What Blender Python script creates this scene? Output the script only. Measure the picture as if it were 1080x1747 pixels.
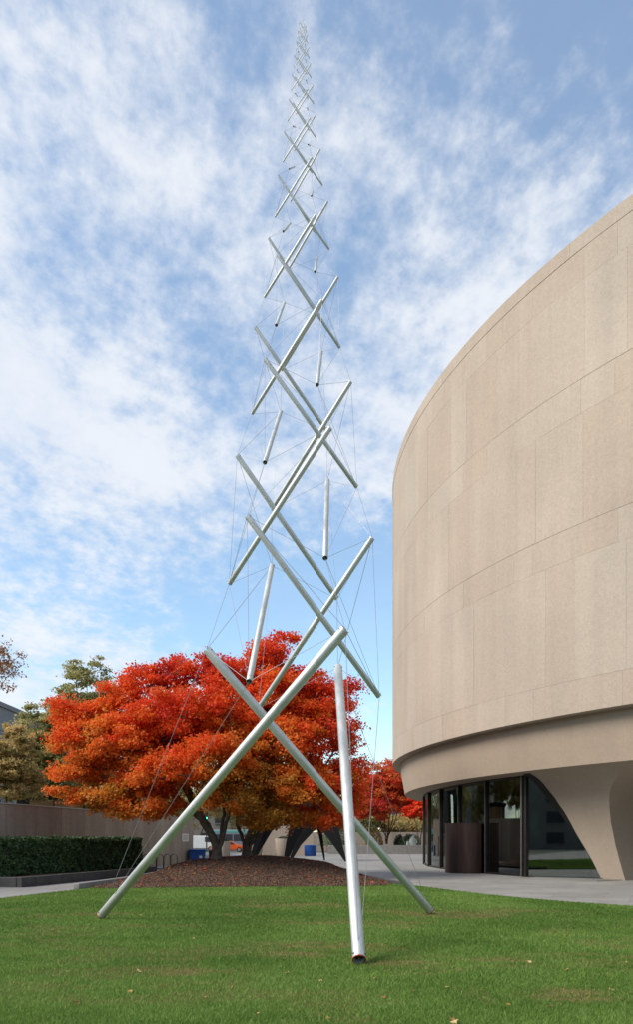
import bpy, bmesh, math, random
import numpy as np
from mathutils import Vector, Matrix

# ------------------------------------------------------------------ scene, camera, sky, sun, exposure
scene = bpy.context.scene
for o in list(bpy.data.objects):
    bpy.data.objects.remove(o)
COL = scene.collection
FPX, YH, EYE = 1305.0, 1428.7, 1.80          # focal length and horizon row in photograph pixels, eye height in metres

cam_data = bpy.data.cameras.new("camera")
cam = bpy.data.objects.new("camera", cam_data)
COL.objects.link(cam)
cam.location = (0, 0, EYE)
cam.rotation_euler = (math.radians(90), 0, 0)
cam_data.sensor_fit = 'HORIZONTAL'
cam_data.sensor_width = 36.0
cam_data.lens = FPX / 1080 * 36.0
cam_data.shift_y = (YH - 1747 / 2) / 1080    # vertical shift lens: the photograph's uprights stay parallel
cam_data.clip_end = 5000
scene.camera = cam

SUN_EL, SUN_AZ = math.radians(43), math.radians(250)   # azimuth clockwise from +Y
scene.view_settings.view_transform = 'Standard'
scene.view_settings.look = 'None'
scene.view_settings.gamma = 1
scene.view_settings.use_curve_mapping = False
scene.view_settings.exposure = 0.80

world = bpy.data.worlds.new("World")
scene.world = world
world.use_nodes = True
wn, wl = world.node_tree.nodes, world.node_tree.links
wn.clear()


def wnode(t, **kw):
    n = wn.new(t)
    for k, v in kw.items():
        setattr(n, k, v)
    return n


def wmath(op, a, b=None, clamp=False):
    n = wnode('ShaderNodeMath', operation=op, use_clamp=clamp)
    for i, v in enumerate((a, b)):
        if v is None:
            continue
        if isinstance(v, (int, float)):
            n.inputs[i].default_value = v
        else:
            wl.new(v, n.inputs[i])
    return n.outputs[0]


def wrange(v, a, b, c=0.0, d=1.0, smooth=True):
    n = wnode('ShaderNodeMapRange', interpolation_type='SMOOTHSTEP' if smooth else 'LINEAR')
    wl.new(v, n.inputs[0])
    for i, x in enumerate((a, b, c, d)):
        n.inputs[i + 1].default_value = x
    return n.outputs[0]


sky = wnode('ShaderNodeTexSky', sky_type='NISHITA')
sky.sun_disc = False
sky.sun_elevation = SUN_EL
sky.sun_rotation = SUN_AZ
sky.air_density = 1.0
sky.dust_density = 0.35
sky.ozone_density = 1.0
tc = wnode('ShaderNodeTexCoord')
sep = wnode('ShaderNodeSeparateXYZ')
wl.new(tc.outputs['Generated'], sep.inputs[0])
zc = wmath('MAXIMUM', sep.outputs[2], 0.0)
den = wmath('ADD', zc, 0.16)
comb = wnode('ShaderNodeCombineXYZ')
wl.new(wmath('DIVIDE', sep.outputs[0], den), comb.inputs[0])
wl.new(wmath('DIVIDE', sep.outputs[1], den), comb.inputs[1])


def wnoise(scale, detail, rough, loc=(0, 0, 0), stretch=(1, 1, 1), rot=0.0, distort=0.0, src=None):
    mp = wnode('ShaderNodeMapping')
    mp.inputs['Location'].default_value = loc
    mp.inputs['Rotation'].default_value = (0, 0, rot)
    mp.inputs['Scale'].default_value = stretch
    wl.new(src or comb.outputs[0], mp.inputs[0])
    n = wnode('ShaderNodeTexNoise', noise_dimensions='2D')
    n.inputs['Scale'].default_value = scale
    n.inputs['Detail'].default_value = detail
    n.inputs['Roughness'].default_value = rough
    n.inputs['Distortion'].default_value = distort
    wl.new(mp.outputs[0], n.inputs['Vector'])
    return n.outputs[0]


big = wnoise(0.85, 2, 0.5, loc=(27.1, 18.8, 0), rot=0.5)
mid = wnoise(3.0, 5, 0.60, loc=(1.7, 5.2, 0), stretch=(1.0, 0.6, 1), rot=-0.6)
fine = wnoise(9.0, 6, 0.64, loc=(0.3, 9.1, 0), stretch=(1.0, 0.8, 1), rot=-0.6)
mott = wnoise(27.0, 5, 0.62, loc=(4.3, 2.1, 0), stretch=(1.0, 0.85, 1), rot=-0.4)
cover = wmath('ADD', wmath('MULTIPLY', big, 0.75), wmath('MULTIPLY', mid, 0.50))
cover = wmath('ADD', cover, wmath('MULTIPLY', fine, 0.42))
cover = wmath('ADD', cover, wmath('MULTIPLY', mott, 0.26))
band = wmath('ADD', wrange(sep.outputs[2], 0.25, 0.50, -0.24, 0.05), wrange(sep.outputs[2], 0.60, 0.76, 0.0, -0.13))   # thinning towards the horizon and overhead, all round
westw = wrange(sep.outputs[0], -0.35, 0.35, 0.11, -0.04)        # the cloud field is denser to one side
cover = wmath('ADD', wmath('ADD', cover, band), westw)
mask = wrange(cover, 0.755, 1.10, 0.17, 0.91)
tex = wrange(wmath('ADD', wmath('MULTIPLY', mid, 0.5), wmath('MULTIPLY', fine, 0.5)), 0.36, 0.64)
cl = wnode('ShaderNodeMix', data_type='RGBA')
cl.inputs[6].default_value = (3.75, 4.05, 4.55, 1)
cl.inputs[7].default_value = (4.35, 4.5, 4.75, 1)
wl.new(tex, cl.inputs[0])
mx = wnode('ShaderNodeMix', data_type='RGBA')
wl.new(mask, mx.inputs[0])
hs_ = wnode('ShaderNodeHueSaturation')
hs_.inputs['Saturation'].default_value = 1.08
hs_.inputs['Value'].default_value = 1.1
wl.new(sky.outputs[0], hs_.inputs['Color'])
tn = wnode('ShaderNodeMix', data_type='RGBA', blend_type='MULTIPLY')
tn.inputs[0].default_value = 1.0
tn.inputs[7].default_value = (0.93, 1.03, 1.0, 1)
wl.new(hs_.outputs[0], tn.inputs[6])
wl.new(tn.outputs[2], mx.inputs[6])
wl.new(cl.outputs[2], mx.inputs[7])
bg = wnode('ShaderNodeBackground')
bg.inputs[1].default_value = 0.12
wl.new(mx.outputs[2], bg.inputs[0])
wo = wnode('ShaderNodeOutputWorld')
wl.new(bg.outputs[0], wo.inputs[0])

sun_data = bpy.data.lights.new("sun", 'SUN')
sun_data.energy = 2.4
sun_data.angle = math.radians(28)
sun_data.color = (1.0, 0.93, 0.82)
sun = bpy.data.objects.new("sun", sun_data)
COL.objects.link(sun)
sd = Vector((math.sin(SUN_AZ) * math.cos(SUN_EL), math.cos(SUN_AZ) * math.cos(SUN_EL), math.sin(SUN_EL)))
sun.rotation_euler = sd.to_track_quat('Z', 'Y').to_euler()
sun.location = sd * 80

# ------------------------------------------------------------------ helpers
RNG = np.random.default_rng(7)
random.seed(7)


def at(px, d, z=0.0):
    return Vector(((px - 540) / FPX * d, d, z))


def gnd(px, py, z=0.0):
    """a pixel of the photograph on the ground plane of height z"""
    d = FPX * (EYE - z) / (py - YH)
    return Vector(((px - 540) / FPX * d, d, z))


def zat(py, d):
    return EYE + (YH - py) * d / FPX


def tag(o, label=None, cat=None, group=None, kind=None):
    if label: o['label'] = label
    if cat: o['category'] = cat
    if group: o['group'] = group
    if kind: o['kind'] = kind
    return o


def link(name, data, parent=None, loc=None):
    o = bpy.data.objects.new(name, data)
    COL.objects.link(o)
    if parent: o.parent = parent
    if loc is not None: o.location = loc
    return o


def empty(name, loc=(0, 0, 0), rz=0.0):
    o = link(name, None, None, loc)
    o.rotation_euler = (0, 0, rz)
    o.empty_display_size = 0.3
    return o


class MB:
    def __init__(s):
        s.v, s.f = [], []

    def add(s, v, f):
        n = len(s.v)
        s.v += [tuple(p) for p in v]
        s.f += [tuple(i + n for i in q) for q in f]
        return s

    def box(s, x0, x1, y0, y1, z0, z1):
        v = [(x, y, z) for z in (z0, z1) for y in (y0, y1) for x in (x0, x1)]
        return s.add(v, [(0, 2, 3, 1), (4, 5, 7, 6), (0, 1, 5, 4), (2, 6, 7, 3), (0, 4, 6, 2), (1, 3, 7, 5)])

    def prism(s, poly, z0, z1):
        n = len(poly)
        v = [(p[0], p[1], z0) for p in poly] + [(p[0], p[1], z1) for p in poly]
        return s.add(v, [tuple(range(n))[::-1], tuple(range(n, 2 * n))] + [(i, (i + 1) % n, n + (i + 1) % n, n + i) for i in range(n)])

    def plate(s, a, poly_uv, u, w, t):
        """polygon in the plane (a; u, w) extruded by thickness t along u x w"""
        u, w = Vector(u), Vector(w)
        nrm = u.cross(w).normalized() * t / 2
        a = Vector(a)
        n = len(poly_uv)
        v = [a + u * p[0] + w * p[1] - nrm for p in poly_uv] + [a + u * p[0] + w * p[1] + nrm for p in poly_uv]
        return s.add(v, [tuple(range(n))[::-1], tuple(range(n, 2 * n))] + [(i, (i + 1) % n, n + (i + 1) % n, n + i) for i in range(n)])

    def tube(s, pts, radii, n=8, caps=True):
        pts = [Vector(p) for p in pts]
        if not hasattr(radii, '__len__'): radii = [radii] * len(pts)
        v, f = [], []
        prev = None
        for i, p in enumerate(pts):
            t = (pts[min(i + 1, len(pts) - 1)] - pts[max(i - 1, 0)]).normalized()
            if prev is None:
                a = Vector((1, 0, 0)) if abs(t.x) < 0.8 else Vector((0, 1, 0))
                prev = (a - t * a.dot(t)).normalized()
            else:
                prev = (prev - t * prev.dot(t)).normalized()
            b = t.cross(prev)
            for k in range(n):
                an = 2 * math.pi * k / n
                v.append(p + (prev * math.cos(an) + b * math.sin(an)) * radii[i])
        for i in range(len(pts) - 1):
            for k in range(n):
                k2 = (k + 1) % n
                f.append((i * n + k, i * n + k2, (i + 1) * n + k2, (i + 1) * n + k))
        if caps:
            f.append(tuple(range(n))[::-1])
            f.append(tuple(range((len(pts) - 1) * n, len(pts) * n)))
        return s.add(v, f)

    def lathe(s, prof, n=24, c=(0, 0), a0=0.0, a1=2 * math.pi, close=False):
        """prof: (r, z) pairs turned about a vertical axis"""
        full = abs(a1 - a0 - 2 * math.pi) < 1e-6
        m = n if full else n + 1
        v = []
        for k in range(m):
            an = a0 + (a1 - a0) * k / n
            for r, z in prof:
                v.append((c[0] + r * math.cos(an), c[1] + r * math.sin(an), z))
        p = len(prof)
        f = []
        for k in range(n):
            k2 = (k + 1) % m
            for j in range(p - 1):
                f.append((k * p + j, k2 * p + j, k2 * p + j + 1, k * p + j + 1))
            if close:
                f.append((k * p + p - 1, k2 * p + p - 1, k2 * p, k * p))
        if close and not full:
            f.append(tuple(range(p)))
            f.append(tuple(range(n * p, n * p + p))[::-1])
        return s.add(v, f)

    def mesh(s, name, m=None, smooth=False, bevel=0.0):
        me = bpy.data.meshes.new(name)
        me.from_pydata([tuple(p) for p in s.v], [], s.f)
        bm = bmesh.new()
        bm.from_mesh(me)
        bmesh.ops.recalc_face_normals(bm, faces=bm.faces)
        if bevel > 0:
            es = [e for e in bm.edges if len(e.link_faces) == 2 and e.calc_face_angle(0) > 0.6]
            bmesh.ops.bevel(bm, geom=es, offset=bevel, segments=1, affect='EDGES', clamp_overlap=True)
        bm.to_mesh(me)
        bm.free()
        if m: me.materials.append(m)
        if smooth:
            for p in me.polygons: p.use_smooth = True
            me.set_sharp_from_angle(angle=math.radians(35))
        me.update()
        return me

    def build(s, name, m, parent=None, smooth=False, bevel=0.0, loc=None):
        return link(name, s.mesh(name, m, smooth, bevel), parent, loc)


def big_mesh(name, verts, nper, m, hue=None):
    """numpy soup: every nper consecutive vertices are one face"""
    verts = np.ascontiguousarray(verts, dtype=np.float32)
    nv = len(verts)
    nf = nv // nper
    me = bpy.data.meshes.new(name)
    me.vertices.add(nv)
    me.vertices.foreach_set('co', verts.ravel())
    me.loops.add(nv)
    me.loops.foreach_set('vertex_index', np.arange(nv, dtype=np.int32))
    me.polygons.add(nf)
    me.polygons.foreach_set('loop_start', np.arange(0, nv, nper, dtype=np.int32))
    me.update(calc_edges=True)
    if hue is not None:
        at_ = me.attributes.new('hue', 'FLOAT', 'FACE')
        at_.data.foreach_set('value', np.ascontiguousarray(hue, dtype=np.float32))
    me.materials.append(m)
    return me


# ------------------------------------------------------------------ materials
class NT:
    def __init__(s, name):
        s.m = bpy.data.materials.new(name)
        s.m.use_nodes = True
        s.t = s.m.node_tree
        s.n, s.l = s.t.nodes, s.t.links
        s.n.clear()
        s.out = s.n.new('ShaderNodeOutputMaterial')
        s.pos = None

    def node(s, t, **kw):
        n = s.n.new(t)
        for k, v in kw.items(): setattr(n, k, v)
        return n

    def put(s, sock, v):
        if isinstance(v, bpy.types.NodeSocket): s.l.new(v, sock)
        elif isinstance(v, (tuple, list)) and len(v) == 3 and sock.type == 'RGBA': sock.default_value = (*v, 1)
        else: sock.default_value = v

    def coords(s, obj=False):
        if obj:
            return s.node('ShaderNodeTexCoord').outputs['Object']
        if s.pos is None:
            s.pos = s.node('ShaderNodeNewGeometry').outputs['Position']
        return s.pos

    def noise(s, scale, detail=4, rough=0.55, stretch=(1, 1, 1), rot=(0, 0, 0), obj=False, distort=0.0):
        mp = s.node('ShaderNodeMapping')
        mp.inputs['Scale'].default_value = stretch
        mp.inputs['Rotation'].default_value = rot
        s.l.new(s.coords(obj), mp.inputs[0])
        n = s.node('ShaderNodeTexNoise')
        n.inputs['Scale'].default_value = scale
        n.inputs['Detail'].default_value = detail
        n.inputs['Roughness'].default_value = rough
        n.inputs['Distortion'].default_value = distort
        s.l.new(mp.outputs[0], n.inputs['Vector'])
        return n.outputs[0]

    def rng(s, v, a, b, c=0.0, d=1.0):
        n = s.node('ShaderNodeMapRange')
        s.put(n.inputs[0], v)
        for i, x in enumerate((a, b, c, d)): n.inputs[i + 1].default_value = x
        return n.outputs[0]

    def math(s, op, a, b):
        n = s.node('ShaderNodeMath', operation=op)
        s.put(n.inputs[0], a)
        s.put(n.inputs[1], b)
        return n.outputs[0]

    def mix(s, fac, a, b, mode='MIX'):
        n = s.node('ShaderNodeMix', data_type='RGBA', blend_type=mode)
        s.put(n.inputs[0], fac)
        s.put(n.inputs[6], a)
        s.put(n.inputs[7], b)
        return n.outputs[2]

    def ramp(s, fac, stops):
        n = s.node('ShaderNodeValToRGB')
        e = n.color_ramp.elements
        while len(e) < len(stops): e.new(0.5)
        for i, (p, c) in enumerate(stops):
            e[i].position = p
            e[i].color = (*c, 1)
        s.put(n.inputs[0], fac)
        return n.outputs[0]

    def principled(s, color, rough=0.7, metal=0.0, spec=0.4, bump=None, bstr=0.3, bdist=0.01):
        p = s.node('ShaderNodeBsdfPrincipled')
        s.put(p.inputs['Base Color'], color)
        s.put(p.inputs['Roughness'], rough)
        s.put(p.inputs['Metallic'], metal)
        s.put(p.inputs['Specular IOR Level'], spec)
        if bump is not None:
            b = s.node('ShaderNodeBump')
            b.inputs['Strength'].default_value = bstr
            b.inputs['Distance'].default_value = bdist
            s.l.new(bump, b.inputs['Height'])
            s.l.new(b.outputs[0], p.inputs['Normal'])
        s.l.new(p.outputs[0], s.out.inputs[0])
        return p

    def rand(s):
        return s.node('ShaderNodeObjectInfo').outputs['Random']


def m_plain(name, c, rough=0.6, metal=0.0, var=0.25, scale=3.0, bump=0.1, spec=0.4):
    t = NT(name)
    nz = t.noise(scale, 5, 0.6)
    a = tuple(x * (1 - var) for x in c)
    b = tuple(min(1, x * (1 + var)) for x in c)
    t.principled(t.mix(t.rng(nz, 0.3, 0.7), a, b), rough, metal, spec, t.noise(scale * 12, 3, 0.6), bump, 0.01)
    return t.m


def m_concrete(name, c, tone=0.10, speck=0.16, streak=0.14, tint=(0.92, 0.96, 0.98), stain=0.28):
    t = NT(name)
    base = t.mix(t.rng(t.rand(), 0, 1, 0, 1), tuple(x * (1 - tone) for x in c), tuple(x * (1 + tone) * k for x, k in zip(c, tint)))
    large = t.rng(t.noise(0.16, 4, 0.6), 0.35, 0.65, 1 - 0.07, 1 + 0.05)
    st = t.rng(t.noise(0.9, 5, 0.65, stretch=(1, 1, 0.06)), 0.35, 0.7, 1 - streak * 0.75, 1 + streak * 0.45)
    sp = t.rng(t.noise(26, 3, 0.75), 0.32, 0.68, 1 - speck, 1 + speck)
    sp2 = t.rng(t.noise(7, 3, 0.7), 0.35, 0.65, 1 - speck * 0.35, 1 + speck * 0.35)
    v = t.math('MULTIPLY', t.math('MULTIPLY', large, st), t.math('MULTIPLY', sp, sp2))
    cc = t.node('ShaderNodeCombineColor')
    for i in range(3): t.l.new(v, cc.inputs[i])
    col = t.mix(1.0, base, cc.outputs[0], 'MULTIPLY')
    drip = t.rng(t.noise(0.55, 4, 0.7, stretch=(1, 1, 0.03)), 0.58, 0.78, 0, stain)
    col = t.mix(drip, col, tuple(x * 0.55 for x in c))
    t.principled(col, 0.92, 0, 0.2, t.noise(34, 3, 0.7), 0.55, 0.012)
    return t.m


def m_leaf(name, stops, trans=0.35, rough=0.55):
    t = NT(name)
    a = t.node('ShaderNodeAttribute', attribute_name='hue')
    col = t.ramp(a.outputs['Fac'], stops)
    p = t.node('ShaderNodeBsdfPrincipled')
    t.put(p.inputs['Base Color'], col)
    p.inputs['Roughness'].default_value = rough
    p.inputs['Specular IOR Level'].default_value = 0.25
    tr = t.node('ShaderNodeBsdfTranslucent')
    t.put(tr.inputs[0], col)
    mx_ = t.node('ShaderNodeMixShader')
    mx_.inputs[0].default_value = trans
    t.l.new(p.outputs[0], mx_.inputs[1])
    t.l.new(tr.outputs[0], mx_.inputs[2])
    t.l.new(mx_.outputs[0], t.out.inputs[0])
    return t.m


def m_glass(name, tint, refl=0.10):
    t = NT(name)
    tr = t.node('ShaderNodeBsdfTransparent')
    t.put(tr.inputs[0], tint)
    gl = t.node('ShaderNodeBsdfGlossy')
    gl.inputs['Roughness'].default_value = 0.015
    t.put(gl.inputs[0], (0.9, 0.95, 0.93))
    b = t.node('ShaderNodeBump')
    b.inputs['Strength'].default_value = 0.02
    b.inputs['Distance'].default_value = 0.02
    t.l.new(t.noise(0.7, 2, 0.4), b.inputs['Height'])
    t.l.new(b.outputs[0], gl.inputs['Normal'])
    fr = t.node('ShaderNodeLayerWeight')
    fr.inputs[0].default_value = 0.35
    fac = t.rng(fr.outputs['Fresnel'], 0.0, 1.0, refl, 0.95)
    mx_ = t.node('ShaderNodeMixShader')
    t.l.new(fac, mx_.inputs[0])
    t.l.new(tr.outputs[0], mx_.inputs[1])
    t.l.new(gl.outputs[0], mx_.inputs[2])
    t.l.new(mx_.outputs[0], t.out.inputs[0])
    return t.m


def m_lawn():
    t = NT('lawn_soil')
    dry = t.rng(t.noise(0.55, 5, 0.6, stretch=(0.6, 1.2, 1)), 0.56, 0.70)
    g = t.mix(t.rng(t.noise(5, 4, 0.6), 0.3, 0.7), (0.075, 0.13, 0.026), (0.12, 0.19, 0.042))
    col = t.mix(t.math('MULTIPLY', dry, 0.75), g, (0.20, 0.16, 0.075))
    t.principled(col, 0.95, 0, 0.1, t.noise(60, 3, 0.7), 0.8, 0.03)
    return t.m


def m_blade():
    t = NT('grass_blade')
    a = t.node('ShaderNodeAttribute', attribute_name='hue')
    col = t.ramp(a.outputs['Fac'], [(0.0, (0.090, 0.172, 0.030)), (0.35, (0.150, 0.262, 0.050)), (0.7, (0.230, 0.335, 0.082)), (0.82, (0.22, 0.21, 0.07)), (1.0, (0.38, 0.28, 0.13))])
    p = t.node('ShaderNodeBsdfPrincipled')
    t.put(p.inputs['Base Color'], col)
    p.inputs['Roughness'].default_value = 0.6
    p.inputs['Specular IOR Level'].default_value = 0.2
    tr = t.node('ShaderNodeBsdfTranslucent')
    t.put(tr.inputs[0], col)
    mx_ = t.node('ShaderNodeMixShader')
    mx_.inputs[0].default_value = 0.3
    t.l.new(p.outputs[0], mx_.inputs[1])
    t.l.new(tr.outputs[0], mx_.inputs[2])
    t.l.new(mx_.outputs[0], t.out.inputs[0])
    return t.m


def m_paving():
    t = NT('granite_paving')
    br = t.node('ShaderNodeTexBrick')
    mp = t.node('ShaderNodeMapping')
    mp.inputs['Rotation'].default_value = (0, 0, 0.42)
    t.l.new(t.coords(), mp.inputs[0])
    t.l.new(mp.outputs[0], br.inputs['Vector'])
    br.inputs['Color1'].default_value = (0.245, 0.235, 0.222, 1)
    br.inputs['Color2'].default_value = (0.285, 0.275, 0.262, 1)
    br.inputs['Mortar'].default_value = (0.15, 0.142, 0.135, 1)
    br.inputs['Scale'].default_value = 1.0
    br.inputs['Mortar Size'].default_value = 0.008
    br.inputs['Brick Width'].default_value = 1.5
    br.inputs['Row Height'].default_value = 0.9
    stain = t.rng(t.noise(0.35, 5, 0.6), 0.35, 0.7, 0.78, 1.1)
    fl = t.rng(t.noise(40, 2, 0.7), 0.3, 0.7, 0.92, 1.08)
    cc = t.node('ShaderNodeCombineColor')
    v = t.math('MULTIPLY', stain, fl)
    for i in range(3): t.l.new(v, cc.inputs[i])
    t.principled(t.mix(1.0, br.outputs[0], cc.outputs[0], 'MULTIPLY'), t.rng(t.noise(1.2, 4, 0.6), 0.3, 0.7, 0.5, 0.75), 0, 0.4, t.noise(70, 2, 0.6), 0.15, 0.005)
    return t.m


def m_metal():
    t = NT('brushed_aluminium')
    mott = t.noise(3.0, 6, 0.7, obj=True, stretch=(1, 1, 0.35))
    col = t.mix(t.rng(mott, 0.35, 0.68), (0.50, 0.51, 0.49), (0.70, 0.71, 0.70))
    spots = t.rng(t.noise(30, 3, 0.7, obj=True), 0.62, 0.78, 0, 0.5)
    col = t.mix(spots, col, (0.34, 0.35, 0.32))
    t.principled(col, t.rng(mott, 0.3, 0.7, 0.44, 0.56), 0.58, 0.5)
    return t.m


M = {}
M['metal'] = m_metal()
M['cap'] = m_plain('dark_strut_plug', (0.03, 0.03, 0.03), 0.8, 0, 0.3, 20)
M['rust'] = m_plain('rust_red_primer', (0.30, 0.05, 0.03), 0.7, 0, 0.3, 20)
M['cable'] = m_plain('steel_cable', (0.33, 0.33, 0.34), 0.45, 0.7, 0.1, 20)
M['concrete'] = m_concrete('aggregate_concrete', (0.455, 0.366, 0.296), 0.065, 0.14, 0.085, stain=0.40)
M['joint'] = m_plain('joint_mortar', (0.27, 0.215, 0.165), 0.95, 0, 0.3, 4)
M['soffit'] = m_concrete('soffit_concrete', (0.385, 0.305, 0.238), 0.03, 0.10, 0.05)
M['wallc'] = m_concrete('garden_wall_concrete', (0.39, 0.325, 0.265), 0.07, 0.20, 0.30, stain=0.8)
M['coping'] = m_concrete('coping_concrete', (0.46, 0.43, 0.39), 0.05, 0.15, 0.05)
M['paving'] = m_paving()
M['ground'] = m_plain('distant_ground', (0.13, 0.13, 0.11), 0.95, 0, 0.3, 0.2)
M['asphalt'] = m_plain('asphalt', (0.06, 0.06, 0.062), 0.9, 0, 0.2, 1.0)
M['lawn'] = m_lawn()
M['blade'] = m_blade()
M['kerb'] = m_plain('dark_granite', (0.062, 0.06, 0.058), 0.75, 0, 0.25, 4)
M['kerb2'] = m_plain('grey_granite', (0.24, 0.235, 0.225), 0.8, 0, 0.2, 4)
M['mulch'] = m_plain('bark_mulch', (0.12, 0.066, 0.043), 0.95, 0, 0.45, 9, 0.9)
M['chip'] = m_leaf('bark_chip', [(0.0, (0.045, 0.024, 0.016)), (0.5, (0.16, 0.098, 0.068)), (0.85, (0.27, 0.18, 0.13)), (1.0, (0.36, 0.17, 0.06))], 0.0, 0.9)
M['bark'] = m_plain('maple_bark', (0.125, 0.10, 0.08), 0.95, 0, 0.4, 7, 0.8)
M['bark2'] = m_plain('dark_bark', (0.055, 0.045, 0.038), 0.95, 0, 0.35, 7, 0.6)
M['maple'] = m_leaf('red_maple_leaf', [(0.0, (0.50, 0.26, 0.04)), (0.20, (0.72, 0.25, 0.034)), (0.42, (0.82, 0.165, 0.025)), (0.65, (0.82, 0.10, 0.024)), (0.86, (0.72, 0.056, 0.028)), (1.0, (0.52, 0.04, 0.036))], 0.50)
M['maple2'] = m_leaf('far_maple_leaf', [(0.0, (0.60, 0.17, 0.04)), (0.4, (0.68, 0.11, 0.035)), (0.75, (0.64, 0.06, 0.03)), (1.0, (0.46, 0.04, 0.04))], 0.42)
M['maple3'] = m_leaf('scarlet_maple_leaf', [(0.0, (0.74, 0.12, 0.02)), (0.5, (0.80, 0.06, 0.018)), (1.0, (0.66, 0.04, 0.018))], 0.45)
M['oak'] = m_leaf('olive_oak_leaf', [(0.0, (0.16, 0.17, 0.06)), (0.5, (0.33, 0.31, 0.11)), (1.0, (0.48, 0.41, 0.17))], 0.4)
M['ochre'] = m_leaf('ochre_leaf', [(0.0, (0.28, 0.24, 0.08)), (0.5, (0.50, 0.36, 0.14)), (1.0, (0.62, 0.45, 0.20))], 0.42)
M['amber'] = m_leaf('amber_leaf', [(0.0, (0.20, 0.10, 0.05)), (0.5, (0.34, 0.15, 0.06)), (1.0, (0.42, 0.24, 0.10))], 0.35)
M['hedge'] = m_leaf('holly_leaf', [(0.0, (0.03, 0.055, 0.022)), (0.6, (0.075, 0.13, 0.048)), (1.0, (0.18, 0.26, 0.11))], 0.15, 0.36)
M['shrub'] = m_leaf('shrub_leaf', [(0.0, (0.03, 0.05, 0.025)), (0.6, (0.07, 0.095, 0.05)), (1.0, (0.13, 0.15, 0.08))], 0.2)
M['gold'] = m_leaf('gold_shrub_leaf', [(0.0, (0.20, 0.14, 0.03)), (1.0, (0.42, 0.26, 0.05))], 0.3)
M['core'] = m_plain('hedge_twigs', (0.02, 0.022, 0.014), 0.95, 0, 0.3, 8)
M['fallen'] = m_leaf('fallen_leaf', [(0.0, (0.32, 0.13, 0.045)), (0.5, (0.50, 0.28, 0.10)), (1.0, (0.62, 0.45, 0.22))], 0.2)
M['black'] = m_plain('black_painted_steel', (0.0055, 0.006, 0.007), 0.6, 0, 0.2, 2, 0.05, 0.12)
M['frame'] = m_plain('dark_bronze_frame', (0.022, 0.019, 0.017), 0.45, 0.3, 0.2, 4, 0.05)
M['mull'] = m_plain('bronze_mullion', (0.16, 0.145, 0.13), 0.4, 0.6, 0.2, 4, 0.05)
M['glass'] = m_glass('lobby_glass', (0.36, 0.44, 0.42), 0.13)
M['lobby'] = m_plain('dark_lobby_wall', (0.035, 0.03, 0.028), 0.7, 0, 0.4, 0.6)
M['floor'] = m_plain('lobby_floor', (0.17, 0.17, 0.16), 0.5, 0, 0.2, 1)


def m_bronze():
    t = NT('patinated_bronze')
    st = t.noise(1.6, 5, 0.6, stretch=(1, 1, 0.10))
    col = t.ramp(st, [(0.30, (0.030, 0.020, 0.017)), (0.50, (0.060, 0.034, 0.026)), (0.62, (0.085, 0.050, 0.038)), (0.75, (0.13, 0.085, 0.068))])
    t.principled(col, 0.45, 0.55, 0.4, t.noise(12, 3, 0.6), 0.08, 0.01)
    return t.m


M['bronze'] = m_bronze()
M['blue'] = m_plain('blue_plastic', (0.012, 0.075, 0.30), 0.5, 0, 0.1, 4, 0.03)
M['dark'] = m_plain('charcoal_plastic', (0.025, 0.022, 0.022), 0.6, 0, 0.2, 4, 0.03)
M['white'] = m_plain('white_paint', (0.75, 0.75, 0.73), 0.5, 0, 0.06, 2, 0.03)
M['grey'] = m_plain('far_grey_facade', (0.20, 0.185, 0.185), 0.85, 0, 0.1, 0.15)
M['slate'] = m_plain('slate_roof', (0.10, 0.105, 0.12), 0.8, 0, 0.2, 0.5)
M['tan'] = m_plain('tan_stucco', (0.33, 0.20, 0.11), 0.9, 0, 0.12, 1)
M['pale'] = m_plain('pale_stone', (0.22, 0.20, 0.175), 0.85, 0, 0.1, 0.4)
M['orange'] = m_plain('orange_car_paint', (0.75, 0.10, 0.012), 0.35, 0, 0.05, 2, 0.02)
M['tyre'] = m_plain('tyre_rubber', (0.02, 0.02, 0.02), 0.85, 0, 0.2, 6)
M['winglass'] = m_plain('dark_window', (0.03, 0.032, 0.035), 0.35, 0, 0.2, 0.5, 0.0, 0.6)
M['patina'] = m_plain('pale_patina', (0.52, 0.58, 0.54), 0.7, 0, 0.15, 4)
M['paper'] = m_plain('white_notice', (0.72, 0.70, 0.66), 0.7, 0, 0.05, 3)
M['ink'] = m_plain('notice_ink', (0.15, 0.15, 0.15), 0.8, 0, 0.1, 3)
M['teal'] = m_plain('teal_bus_paint', (0.10, 0.33, 0.31), 0.4, 0, 0.1, 2)
_t = NT('green_signal_lamp')
_e = _t.node('ShaderNodeEmission')
_e.inputs[0].default_value = (0.05, 1.0, 0.62, 1)
_e.inputs[1].default_value = 2.5
_t.l.new(_e.outputs[0], _t.out.inputs[0])
M['signal'] = _t.m

# ------------------------------------------------------------------ the setting: ground, plaza, lawn, bed
BX, BY = 40.18, 48.25                      # centre of the round building


def sheet(name, poly, z, m):
    me = bpy.data.meshes.new(name)
    bm = bmesh.new()
    f = bm.faces.new([bm.verts.new((p[0], p[1], z)) for p in poly])
    if f.normal.z < 0: f.normal_flip()
    f.normal_update()
    bm.normal_update()
    if f.normal.z < 0: f.normal_flip()
    bmesh.ops.triangulate(bm, faces=bm.faces)
    bm.to_mesh(me)
    bm.free()
    me.materials.append(m)
    o = link(name, me)
    tag(o, kind='structure')
    return o


sheet('ground', [(-2500, -2500), (2500, -2500), (2500, 2500), (-2500, 2500)], -0.012, M['ground'])
sheet('road', [(-200, 104), (200, 96), (200, 118), (-200, 126)], -0.006, M['asphalt'])
sheet('plaza', [(-13.5, 22), (-60, -40), (120, -40), (120, 92), (-9.0, 92), (-9.2, 56), (-13.8, 33.4)], 0.0, M['paving'])

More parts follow.
